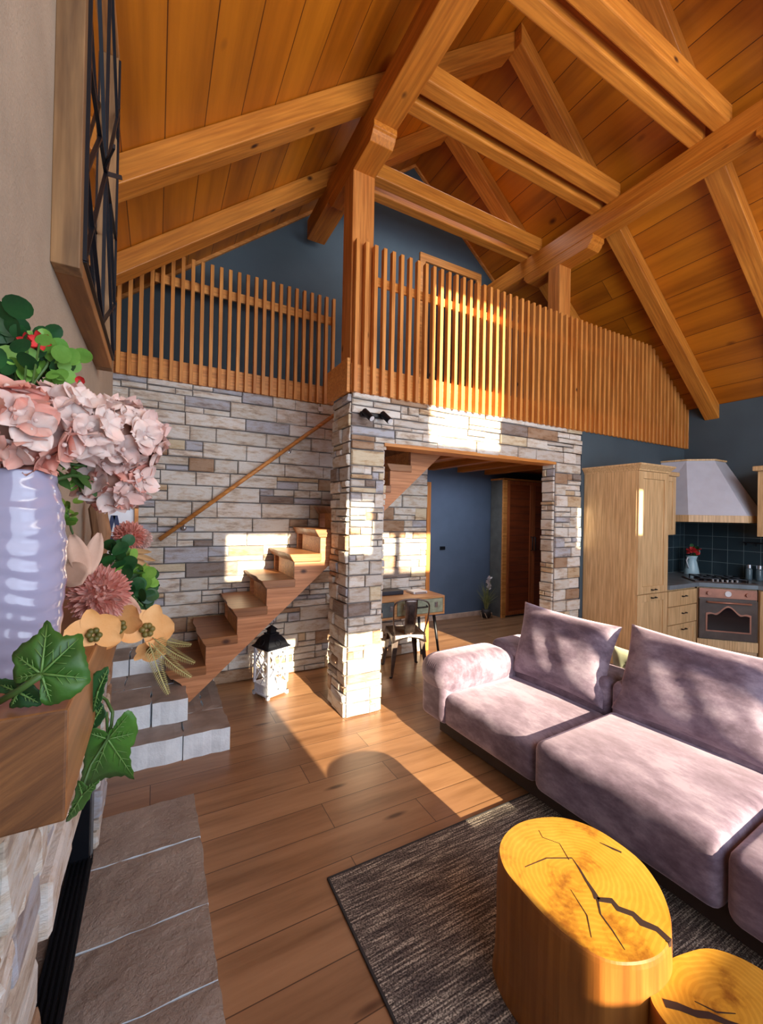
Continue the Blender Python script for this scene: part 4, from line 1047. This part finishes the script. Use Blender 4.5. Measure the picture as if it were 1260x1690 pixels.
def bigleaf(name, lab, base, tip, dist, mat, wd=.5, cat='leaf', grp=None, sd=0):
    a, b_ = D(base[0], base[1], dist), D(tip[0], tip[1], dist + .01); v = b_ - a; m_ = MB(); petal(m_, a, v, TOCAM(a) + Vector((.3 * sd, 0, 0)), v.length, v.length * wd, .15, 8, 4)
    o = m_.build(name, mat, smooth=True, fix=False); s_ = o.modifiers.new('thick', 'SOLIDIFY'); s_.thickness = .0006
    return tag(o, lab, cat, grp)
bigleaf('dusty_pink_leaf', 'dusty pink pointed leaf rising beside the vase', (142, 950), (120, 886), .46, PINKLEAF, .42, grp='dusty pink leaves')
bigleaf('dusty_pink_leaf', 'dusty pink pointed leaf leaning right beside the vase', (145, 947), (164, 880), .47, PINKLEAF, .38, grp='dusty pink leaves')
bigleaf('dusty_pink_leaf', 'dusty pink broad leaf left of the chrysanthemum', (142, 955), (104, 942), .45, PINKLEAF, .8, grp='dusty pink leaves')
bigleaf('dusty_pink_leaf', 'dusty pink leaf trailing right below the chrysanthemum', (185, 975), (232, 1012), .54, PINKLEAF, .4, grp='dusty pink leaves')
chrysanthemum(214, 885, .95, .034, PETAL_M, 'small pink pompom flower near the picture frame', 6, (-.09, 1.2, MZ1))
chrysanthemum(232, 890, .98, .026, PETAL_P, 'small pale pink pompom flower nearest the handrail', 7, (-.085, 1.22, MZ1))
for i, (b_, tp) in enumerate((((212, 912), (258, 926)), ((212, 915), (248, 938)), ((208, 908), (252, 912)), ((218, 918), (216, 955)))):
    bigleaf('dry_leaf', ['dry tan pointed leaf pointing right', 'dry tan pointed leaf pointing lower right', 'dry tan pointed leaf topmost of the fan', 'dry tan pointed leaf hanging down'][i] + ' near the pink pompoms', b_, tp, .93, DRYLEAF, .22, grp='dry tan leaves', sd=i)
spray('leaf_sprig', 'dark green sprig with a lobed leaf at the right of the mantel flowers', [(-.09, 1.15, MZ1), D(225, 960, .86), D(244, 958, .86)], EUC_D, 12, .03, 35, spread=.014)
# driftwood, picture frame, dark bag-like block
m_ = MB(); m_.tube([(-.105, 1.04, MZ1), (-.107, 1.045, .90), (-.100, 1.05, .95), (-.108, 1.05, 1.0), (-.100, 1.06, 1.03)], [.018, .016, .018, .017, .013], 9)
tag(m_.build('driftwood', BARKD, smooth=False), 'upright piece of rough brown driftwood on the mantel', 'driftwood')
t = thing('picture_frame', (-.10, 1.28, MZ1), 'narrow wooden framed sign with dark blue letters at the mantel end', 'picture frame')
A = at(178, 960, 1, 1.27); 
B(-.137, -.045, 1.27, 1.282, MZ1, 1.005).build('sign_board', WHITEP, t)
MB().box(-.142, -.132, 1.262, 1.284, MZ1, 1.012).box(-.05, -.042, 1.262, 1.284, MZ1, 1.012).box(-.142, -.042, 1.262, 1.284, 1.004, 1.012).build('frame', TRIMW, t)
m_ = MB(); m_.prism([(-.122, 1.268, .885), (-.112, 1.268, .885), (-.092, 1.268, .985), (-.102, 1.268, .985)], (0, .003, 0)).prism([(-.068, 1.268, .885), (-.078, 1.268, .885), (-.098, 1.268, .985), (-.088, 1.268, .985)], (0, .003, 0)).box(-.11, -.08, 1.268, 1.271, .92, .932)
m_.build('lettering', plain('navy_paint', (42, 54, 92), .5), t)

# ------------------------------------------------------------------ kitchen
KY = 1.50; KX = 3.53
def handle(x, y, z, parent, nrm=(0, -1, 0), w_=.045):
    n_ = Vector(nrm); s_ = Vector((-n_.y, n_.x, 0)); c = Vector((x, y, z)); m_ = MB()
    m_.tube([c - s_ * w_ / 2, c - s_ * w_ / 2 + n_ * .012, c - s_ * w_ * .2 + n_ * .009, c + s_ * w_ * .2 + n_ * .009, c + s_ * w_ / 2 + n_ * .012, c + s_ * w_ / 2], [.005, .0035, .003, .003, .0035, .005], 8)
    return m_.build('handle', BLACK, parent, smooth=True)
def door_panel(x0, x1, z0, z1, y, name, parent, fr=.032):
    """shaker front facing -Y: frame and recessed panel"""
    m_ = MB().box(x0, x0 + fr, y - .014, y, z0, z1).box(x1 - fr, x1, y - .014, y, z0, z1).box(x0 + fr, x1 - fr, y - .014, y, z1 - fr, z1).box(x0 + fr, x1 - fr, y - .014, y, z0, z0 + fr).box(x0 + fr, x1 - fr, y - .007, y, z0 + fr, z1 - fr)
    return m_.build(name, CAB, parent, bevel=.0015, seg=1)
t = thing('tall_cabinet', (2.75, 1.7, 0), 'tall light oak kitchen cabinet beside the right stone column', 'cabinet')
B(2.592, 2.925, KY + .015, 1.873, 0, 1.305).build('body', CAB, t, bevel=.002)
dd = door_panel(2.594, 2.922, .54, 1.300, KY + .015, 'door', t, .045); handle(2.76, KY, .562, dd)
dd = door_panel(2.594, 2.922, .06, .535, KY + .015, 'door', t, .045); handle(2.76, KY, .512, dd)
m_ = MB()
for (e, za, zb, e2) in ((.002, 1.302, 1.312, .004), (.004, 1.312, 1.335, .024), (.026, 1.335, 1.345, .026)):
    m_.hexa([(2.592 - e, KY - e, za), (2.925 + e, KY - e, za), (2.925 + e, 1.873, za), (2.592 - e, 1.873, za), (2.592 - e2, KY - e2, zb), (2.925 + e2, KY - e2, zb), (2.925 + e2, 1.873, zb), (2.592 - e2, 1.873, zb)])
m_.build('crown_moulding', CAB, t)
t = thing('drawer_cabinet', (3.1, 1.68, 0), 'light oak base cabinet with three drawers left of the oven', 'cabinet')
B(2.926, 3.292, KY + .015, 1.873, 0, .548).build('body', CAB, t)
for z0, z1, sh in ((.435, .535, 0), (.315, .43, 0), (.10, .31, 1)):
    if sh: dr = door_panel(2.935, 3.285, z0, z1, KY + .015, 'drawer', t)
    else: dr = B(2.935, 3.285, KY, KY + .015, z0, z1).build('drawer', CAB, t, bevel=.002)
    handle(3.12, KY, z1 - .035 if sh else (z0 + z1) / 2 + .01, dr)
# diagonal oven: local frame along (1,-1)
E1 = Vector((1, -1, 0)).normalized(); EN = Vector((-1, -1, 0)).normalized(); OO = Vector((3.292, 1.50, 0))
def ov(a, d_, z): return OO + E1 * a + EN * d_ + Vector((0, 0, z))
def obox(mb, a0, a1, d0, d1, z0, z1): return mb.hexa([ov(a0, d1, z0), ov(a1, d1, z0), ov(a1, d0, z0), ov(a0, d0, z0), ov(a0, d1, z1), ov(a1, d1, z1), ov(a1, d0, z1), ov(a0, d0, z1)])
OW = .340
t = thing('oven_cabinet', (3.5, 1.5, 0), 'diagonal light oak corner housing around the oven', 'cabinet')
obox(MB(), 0, OW, -.30, -.004, 0, .545).build('body', CAB, t)
obox(MB(), -.002, OW + .002, -.004, .012, .13, .196).build('lower_panel', CAB, t, bevel=.002)
obox(MB(), 0, OW, -.002, .004, 0, .13).build('plinth', plain('beige_plinth', (190, 160, 126), .5), t)
t = thing('oven', ov(OW / 2, 0, .2), 'retro bronze built-in oven with an arched glass door in the corner', 'oven')
obox(MB(), .006, OW - .006, -.2, .006, .198, .542).build('body', BRONZE, t)
cp = obox(MB(), .006, OW - .006, .006, .014, .478, .540).build('control_panel', COPPER, t, bevel=.002)
for a in (.06, OW - .06): 
    MB().tube([ov(a, .014, .51), ov(a, .028, .51)], .013, 14).build('knob', COPPER, cp); 
MB().tube([ov(OW / 2, .014, .51), ov(OW / 2, .020, .51)], .019, 20).build('clock', WHITEP, cp)
dr = obox(MB(), .006, OW - .006, .006, .020, .20, .470).build('door', BRONZE, t, bevel=.002)
def arch(off, zb):
    n_ = 24; pts = [(.052 - off, zb - off), ]
    x0, x1 = .052 - off, OW - .052 + off
    top = []
    for i in range(n_ + 1):
        u = i / n_; x = x0 + (x1 - x0) * u; s_ = abs(2 * u - 1)
        z = .365 + off + (.055 * (0.5 + .5 * math.cos(PI * min(1, s_ / .62))) if s_ < .62 else 0) + (.006 * math.sin(PI * (s_ - .62) / .38) if s_ > .62 else 0)
        top.append((x, z))
    return [(x0, zb - off), (x1, zb - off)] + top[::-1]
MB().prism([ov(a, .021, z) for a, z in arch(.010, .262)], EN * .003).build('glass_surround', COPPER, dr)
MB().prism([ov(a, .0235, z) for a, z in arch(0, .262)], EN * .003).build('glass', GLASSD, dr)
MB().tube([ov(.05, .018, .452), ov(.05, .042, .452), ov(OW - .05, .042, .452), ov(OW - .05, .018, .452)], .006, 8).build('handle', COPPER, dr, smooth=True)
# right run of cabinets (only its edge shows)
t = thing('base_cabinet', (3.7, 1.0, 0), 'light oak base cabinet at the right edge beside the oven', 'cabinet')
B(KX + .012, XR - .003, .35, 1.258, 0, .548).build('body', CAB, t)
B(KX, KX + .012, .80, 1.245, .10, .54).build('door', CAB, t, bevel=.002)
t = thing('wall_cabinet', (3.7, 1.0, .9), 'light oak wall cabinet with crown at the right edge of the picture', 'cabinet')
B(3.60, XR - .003, .35, 1.29, .90, 1.345).build('body', CAB, t, bevel=.002)
B(3.57, XR - .003, .32, 1.31, 1.345, 1.378).build('crown_moulding', CAB, t, bevel=.008)
# worktop
wt = [(2.925, 1.873), (2.925, KY - .012), (3.287, KY - .012), (3.521, 1.253), (3.521, .35), (XR - .003, .35), (XR - .003, 1.873)]
tag(MB().prism([(x, y, .549) for x, y in wt], (0, 0, .028)).build('worktop', WORKT, bevel=.003), 'grey blue kitchen worktop bending round the corner', 'worktop')
# hob
t = thing('gas_hob', ov(OW / 2, -.13, .58), 'black gas hob with cast iron grates on the corner worktop', 'hob')
obox(MB(), -.01, OW + .01, -.25, -.012, .5775, .585).build('hob_plate', plain('brown_enamel', (66, 48, 42), .25), t, bevel=.002)
for a in (.07, .17, .27):
    for d_ in (-.18, -.08):
        bb = MB().lathe([(.026, 0), (.026, .006), (.016, .010), (.002, .011)], ov(a, d_, .585), 16).build('burner', BLACK, t)
for a in (.09, .25):
    m_ = MB()
    for q in (-.055, 0, .055): m_.bar(ov(a + q, -.23, .604), ov(a + q, -.04, .604), .005, .007)
    for q in (-.23, -.135, -.04): m_.bar(ov(a - .06, q, .604), ov(a + .06, q, .604), .005, .007)
    for q in (-.055, .055):
        for r_ in (-.23, -.04): m_.bar(ov(a + q, r_, .585), ov(a + q, r_, .604), .006, .006, up=(1, 0, 0))
    m_.build('grate', BLACK, t)
m_ = MB()
for k in range(6): m_.tube([ov(.10 + k * .028, -.030, .585), ov(.10 + k * .028, -.030, .600)], .008, 12)
m_.build('control_knobs', CHROME, t)
# tiles
struct(B(2.926, XR - .004, 1.862, 1.874, .577, 1.02).build('wall_tiles', TILE, origin=(2.9, 1.87, .58)))
struct(B(XR - .012, XR - .001, .35, 1.862, .577, 1.02).build('wall_tiles_side', TILE_R, origin=(3.87, 1.86, .58)))
# small upper cabinet
t = thing('upper_cabinet', (3.1, 1.76, .9), 'small light oak wall cabinet between the tall cabinet and the hood', 'cabinet')
B(2.93, 3.30, 1.66, 1.861, .893, 1.315).build('body', CAB, t, bevel=.002)
dd = door_panel(2.935, 3.297, .897, 1.312, 1.66, 'door', t, .035)
B(2.928, 3.325, 1.635, 1.873, 1.315, 1.345).build('crown_moulding', CAB, t, bevel=.008)
# hood
t = thing('range_hood', (3.6, 1.65, .99), 'large white corner range hood with a pine rim above the hob', 'range hood')
b0 = [(3.357, 1.861), (3.357, 1.593), (3.593, 1.34), (XR - .013, 1.34), (XR - .013, 1.861)]
t0 = [(3.53, 1.873), (3.56, 1.708), (3.70, 1.585), (XR - .003, 1.585), (XR - .003, 1.873)]
m_ = MB(); n_ = 5; vs = [(x, y, 1.04) for x, y in b0] + [(x, y, 1.455) for x, y in t0]
m_.add(vs, [tuple(range(5))[::-1], tuple(range(5, 10))] + [(i, (i + 1) % 5, 5 + (i + 1) % 5, 5 + i) for i in range(5)]).build('canopy', HOODM, t)
c0 = Vector((3.87, 1.873)); rim = [(3.350, 1.861), (3.350, 1.587), (3.588, 1.333), (XR - .013, 1.333), (XR - .013, 1.861)]
MB().prism([(x, y, .990) for x, y in rim], (0, 0, .05)).build('rim', CAB, t, bevel=.003)
tr_ = [(3.52, 1.873), (3.552, 1.700), (3.695, 1.575), (XR - .003, 1.575), (XR - .003, 1.873)]
MB().prism([(x, y, 1.455) for x, y in tr_], (0, 0, .012)).build('top_trim', CAB, t)
# jug with roses
jp = at(1142, 943, 2, .578)
jx, jy = 3.62, 1.735
d0 = ray(1142, 943); jx = jy * d0.x / d0.y
t = thing('enamel_jug', (jx, jy, .5775), 'pale blue enamel jug holding red flowers on the worktop', 'jug')
MB().lathe([(.050, 0), (.052, .004), (.046, .04), (.036, .09), (.030, .115), (.034, .135), (.040, .145)], (jx, jy, .5775), 28).build('body', plain('pale_blue_enamel', (178, 212, 226), .3, var=.03), t, smooth=True)
MB().tube([(jx - .034, jy, .705), (jx - .062, jy, .712), (jx - .075, jy, .69), (jx - .06, jy, .655), (jx - .042, jy, .63)], .005, 8).build('handle', WHITEP, t, smooth=True)
for i, (dx, dy, dz, rr, mt, lb) in enumerate(((-.03, -.01, .185, .034, PETAL_R, 'dark red rose on the left in the enamel jug'), (.015, -.02, .19, .038, PETAL_R, 'bright red rose in the middle of the enamel jug'), (.062, 0, .18, .026, WHITEP, 'small white flower on the right in the enamel jug'))):
    c = Vector((jx + dx, jy + dy, .5775 + dz)); q = thing('jug_flower', c, lb, 'flower', 'flowers in the enamel jug'); m_ = MB(); r = random.Random(i)
    for k in range(26):
        d_ = rdir(r); petal(m_, c + d_ * rr * .3, d_, rdir(r), rr * .75, rr * .7, .3, 3, 3)
    m_.build('petals', mt, q, smooth=True, fix=False); MB().tube([c, (jx + dx * .3, jy, .66)], .003, 5).build('stem', STEM, q)
spray('leaf_sprig', 'green leaves among the roses in the enamel jug', [(jx, jy, .66), (jx + .02, jy, .74), (jx + .06, jy - .01, .775)], EUC_D, 14, .03, 61, spread=.03)
# utensil hooks and jars by the right wall
t = thing('hook_rack', (XR - .02, 1.38, .84), 'small black hook rack on the dark tiles', 'hook rack')
MB().bar((XR - .018, 1.46, .845), (XR - .018, 1.30, .845), .006, .010).build('rail', BLACK, t)
for y in (1.44, 1.38, 1.32): MB().tube([(XR - .02, y, .845), (XR - .032, y, .825), (XR - .045, y, .84)], .003, 6).build('hook', BLACK, t)
for i, (y, lb) in enumerate(((1.405, 'small glass jar with silver lid, left of the two by the tiles'), (1.345, 'small glass jar with silver lid, right of the two by the tiles'))):
    q = thing('spice_jar', (3.80, y, .5775), lb, 'jar', 'spice jars')
    MB().lathe([(.018, 0), (.020, .01), (.020, .075), (.015, .085)], (3.80, y, .5775), 14).build('body', plain('smoky_glass_%d' % i, (90, 110, 120), .1), q, smooth=True)
    MB().lathe([(.017, .085), (.017, .11), (.012, .113)], (3.80, y, .5775), 14).build('lid', CHROME, q)

# ------------------------------------------------------------------ hall
t = thing('wardrobe', (3.4, 3.15, 0), 'reddish pine wardrobe with two plank doors in the hall', 'wardrobe')
B(3.033, 3.86, 3.088, YH - .014, 0, 1.37).build('body', plain('grey_side_panel', (96, 98, 96), .7), t)
MB().box(3.025, 3.075, 3.070, 3.09, 0, 1.385).box(3.025, 3.86, 3.070, YH - .013, 1.37, 1.388).build('frame', TRIMW, t, bevel=.003)
WD = brickmat('wardrobe_boards', (150, 74, 38), (132, 62, 32), (70, 30, 14), 3, .115, .003, .4, 'xz', grain=(1.5, 12, (3, 5, 1), (80, 34, 16)), bmp=.4)
for i, (xa, xb) in enumerate(((3.077, 3.43), (3.434, 3.79))):
    dd = B(xa + .035, xb - .035, 3.074, 3.086, .05, 1.33).build('door', WD, t)
    MB().box(xa, xa + .035, 3.066, 3.086, .02, 1.365).box(xb - .035, xb, 3.066, 3.086, .02, 1.365).box(xa + .035, xb - .035, 3.066, 3.086, 1.33, 1.365).box(xa + .035, xb - .035, 3.066, 3.086, .02, .055).build('door_frame', WARD, dd, bevel=.003)
    hx = xb - .018 if i == 0 else xa + .018
    MB().tube([(hx, 3.066, .66), (hx, 3.045, .665), (hx, 3.045, .795), (hx, 3.066, .80)], .006, 8).build('handle', BLACK, dd, smooth=True)
tag(B(2.405, 2.465, YH - .008, YH, .672, .705).build('light_switch', BLACK, bevel=.002), 'black light switch plate on the blue hall wall', 'switch')
# potted grass with plume
pp = at(800, 1014, 2, 0); pp = Vector((2.90, 3.155, 0))
t = thing('potted_plant', pp, 'small potted grass with a white plume in the hall corner', 'plant')
MB().lathe([(.030, 0), (.045, .02), (.050, .055), (.040, .085), (.036, .085)], pp, 20).build('pot', plain('dark_pot', (50, 44, 42), .6), t, smooth=True)
m_ = MB(); r = random.Random(4)
for k in range(14):
    a = r.uniform(0, 2 * PI); m_.tube([pp + Vector((.03 * math.cos(a), .03 * math.sin(a), .06)), pp + Vector((.055 * math.cos(a + .4), .055 * math.sin(a + .4), .05)), pp + Vector((.06 * math.cos(a + .8), .06 * math.sin(a + .8), .0))], .004, 5)
m_.build('twine_roots', plain('pale_twine', (160, 130, 104), .8), t)
m_ = MB()
for k in range(46):
    a = r.uniform(0, 2 * PI); s_ = r.uniform(.02, .10); hh = r.uniform(.14, .30) if k % 3 else r.uniform(.10, .16); d_ = Vector((math.cos(a), math.sin(a), 0))
    pts = [pp + Vector((0, 0, .08)) + d_ * .01, pp + d_ * s_ * .35 + Vector((0, 0, .08 + hh * .6)), pp + d_ * s_ * (1.3 if hh < .17 else 1) + Vector((0, 0, .08 + hh))]
    m_.tube(pts, [.003, .0026, .0006], 4)
m_.build('grass_blades', leafmat('grass_blade', (92, 104, 60), (150, 150, 96)), t)
m_ = MB()
for k in range(60):
    u = r.random(); c = pp + Vector((.025 + .012 * u, 0, .27 + .12 * u)); d_ = rdir(r); put_leaf(m_, c, d_ + Vector((0, 0, .6)), rdir(r), .035, leaf_shape('lance'), .1, 1.6)
m_.build('plume', plain('white_plume', (222, 214, 216), .9), t, fix=False)
# doormat
m_ = thing('doormat', (2.25, 2.26, 0), 'striped grey and white mat on the hall floor behind the sofa', 'mat')
B(2.05, 2.48, 2.13, 2.36, .0005, .006).build('mat', plain('mat_grey', (96, 84, 78), .95), m_)
q = MB()
for k in range(6): q.box(2.06, 2.47, 2.145 + k * .036, 2.158 + k * .036, .006, .0068)
q.build('stripes', plain('mat_white', (206, 196, 186), .95), m_)

# ------------------------------------------------------------------ desk, laptop, router
DX0, DX1, DY0, DY1, DZ0, DZ1 = 1.03, 1.715, 2.265, 2.535, .345, .468
t = thing('desk', (1.37, 2.4, 0), 'wooden desk with grey green drawers and black metal legs against the stone wall', 'desk')
MB().box(DX0, DX1, DY0, DY1, DZ1 - .014, DZ1).box(DX0, DX1, DY0, DY1, DZ0, DZ0 + .014).box(DX0, DX0 + .014, DY0, DY1, DZ0 + .014, DZ1 - .014).box(DX1 - .014, DX1, DY0, DY1, DZ0 + .014, DZ1 - .014).box(1.325, 1.345, DY0, DY1, DZ0 + .014, DZ1 - .014).box(DX0, DX1, DY1 - .01, DY1, DZ0, DZ1).build('desktop_box', DESKW, t, bevel=.002)
SAGE = plain('sage_drawer', (146, 156, 138), .4, var=.15, sc_=18); DKD = plain('dark_drawer', (84, 92, 96), .4, var=.15, sc_=18)
for xa, xb, mt in ((DX0 + .016, 1.323, DKD), (1.347, DX1 - .016, SAGE)):
    dr = B(xa, xb, DY0 - .001, DY0 + .2, DZ0 + .016, DZ1 - .016).build('drawer', mt, t, bevel=.002)
    c = (xa + xb) / 2
    MB().tube([(c - .045, DY0 - .002, .412), (c - .04, DY0 - .022, .408), (c + .04, DY0 - .022, .408), (c + .045, DY0 - .002, .412)], .005, 8).build('handle', BLACK, dr, smooth=True)
    for sx in (-1, 1):
        m_ = MB().box(c + sx * .12 - .012, c + sx * .12 + .012, DY0 - .006, DY0 - .001, .395, .43).box(c + sx * .12 - .006, c + sx * .12 + .006, DY0 - .012, DY0 - .005, .40, .422); m_.build('latch', CHROME, dr)
for sx, x in ((-1, DX0 + .06), (1, DX1 - .06)):
    for sy, y in ((-1, DY0 + .04), (1, DY1 - .04)):
        MB().tube([(x, y, DZ0), (x + sx * .045, y + sy * .018, 0)], [.011, .007], 10).build('leg', BLACK, t, smooth=True)
tag(B(1.10, 1.475, 2.40, 2.50, DZ1, DZ1 + .028).build('storage_case', plain('black_plastic', (34, 38, 52), .5), bevel=.008), 'long black case lying on the desk by the pillar', 'case')
t = thing('router', (1.60, 2.43, DZ1), 'flat white router box on the right end of the desk', 'router')
B(1.535, 1.645, 2.37, 2.47, DZ1, DZ1 + .016).build('body', WHITEP, t, bevel=.005)
B(1.545, 1.635, 2.368, 2.371, DZ1 + .004, DZ1 + .012).build('front_strip', CHROME, t)

# ------------------------------------------------------------------ metal chair
def metal_chair():
    t = thing('metal_chair', (0, 0, 0), 'gunmetal industrial metal chair pulled up to the desk', 'chair')
    # metres, seat front faces +Y
    def b(m_, n, mat=GUNM, **k): return m_.build(n, mat, t, **k)
    m_ = MB(1); n_ = 10
    m_.grid(lambda u, v: ((u - .5) * (.36 - .03 * (1 - v)), (v - .5) * .36, .45 + .006 * math.sin(PI * u) * -1 + .0), n_, n_)
    o = b(m_, 'seat', smooth=True); s_ = o.modifiers.new('thick', 'SOLIDIFY'); s_.thickness = .006
    m_ = MB(1)
    for k in range(4):
        R = Matrix.Rotation(k * PI / 2, 3, 'Z')
        n2 = 12
        def f(u, v, R=R):
            x = (u - .5) * .355; z = .45 - v * (.035 + .06 * abs(2 * u - 1) ** 1.5)
            return R @ Vector((x * (1 + .05 * v), -.18 - .012 * v, z))
        m_.grid(f, n2, 3)
    o = b(m_, 'apron', smooth=True); s_ = o.modifiers.new('thick', 'SOLIDIFY'); s_.thickness = .003
    for sx in (-1, 1):
        for sy in (-1, 1):
            c0 = Vector((sx * .172, sy * .172, .44)); c1 = Vector((sx * .205, sy * .205, .0)); a = Vector((-sx, 0, 0)); c_ = Vector((0, -sy, 0)); m_ = MB(1)
            for (ww0, ww1, d_) in ((.062, .022, a), (.062, .022, c_)):
                oth = Vector((sx, sy, 0)) * .0015
                m_.hexa([c1, c1 + d_ * ww1, c1 + d_ * ww1 - oth * 2, c1 - oth * 2, c0, c0 + d_ * ww0, c0 + d_ * ww0 - oth * 2, c0 - oth * 2])
            l = b(m_, 'leg')
            MB(1).box(c1.x - .012, c1.x + .012, c1.y - .012, c1.y + .012, 0, .012).build('foot_pad', BLACK, l)
    # tubular hoop back, rear is -Y
    pts = []
    for i in range(25):
        u = i / 24; a = PI * u; x = -.195 * math.cos(a); 
        zz = .45 + .28 + .11 * math.sin(a) ** .6 if 0 < u < 1 else .45 + .28
        pts.append(Vector((x * (1 + .0), -.20 - (zz - .45) * .17, zz)))
    lo = [Vector((-.165, -.175, .44)), Vector((-.17, -.19, .50)), Vector((-.19, -.225, .62))]
    pts = lo + pts + [Vector((-p.x, p.y, p.z)) for p in lo[::-1]]
    b(MB(1).tube(pts, .0085, 8), 'back_hoop', smooth=True)
    m_ = MB(1)
    m_.grid(lambda u, v: ((u - .5) * (.11 + .035 * v), -.182 - (v * .39) * .17 - .018 * math.sin(PI * v) * 1.0 + .010 * (2 * u - 1) ** 2, .445 + v * .39), 8, 12)
    o = b(m_, 'back_splat', smooth=True); s_ = o.modifiers.new('thick', 'SOLIDIFY'); s_.thickness = .004
    m_ = MB(1)
    m_.grid(lambda u, v: ((u - .5) * .05, -.190 - ((.12 + v * .20)) * .17 - .018 * math.sin(PI * (.3 + v * .5)), .445 + .12 + v * .20), 3, 6)
    b(m_, 'splat_rib', smooth=True)
    t.location = Vector((1.43, 2.305, 0)) * S; t.rotation_euler = (0, 0, math.radians(-16)); t.scale = (.9, .9, .9)
metal_chair()
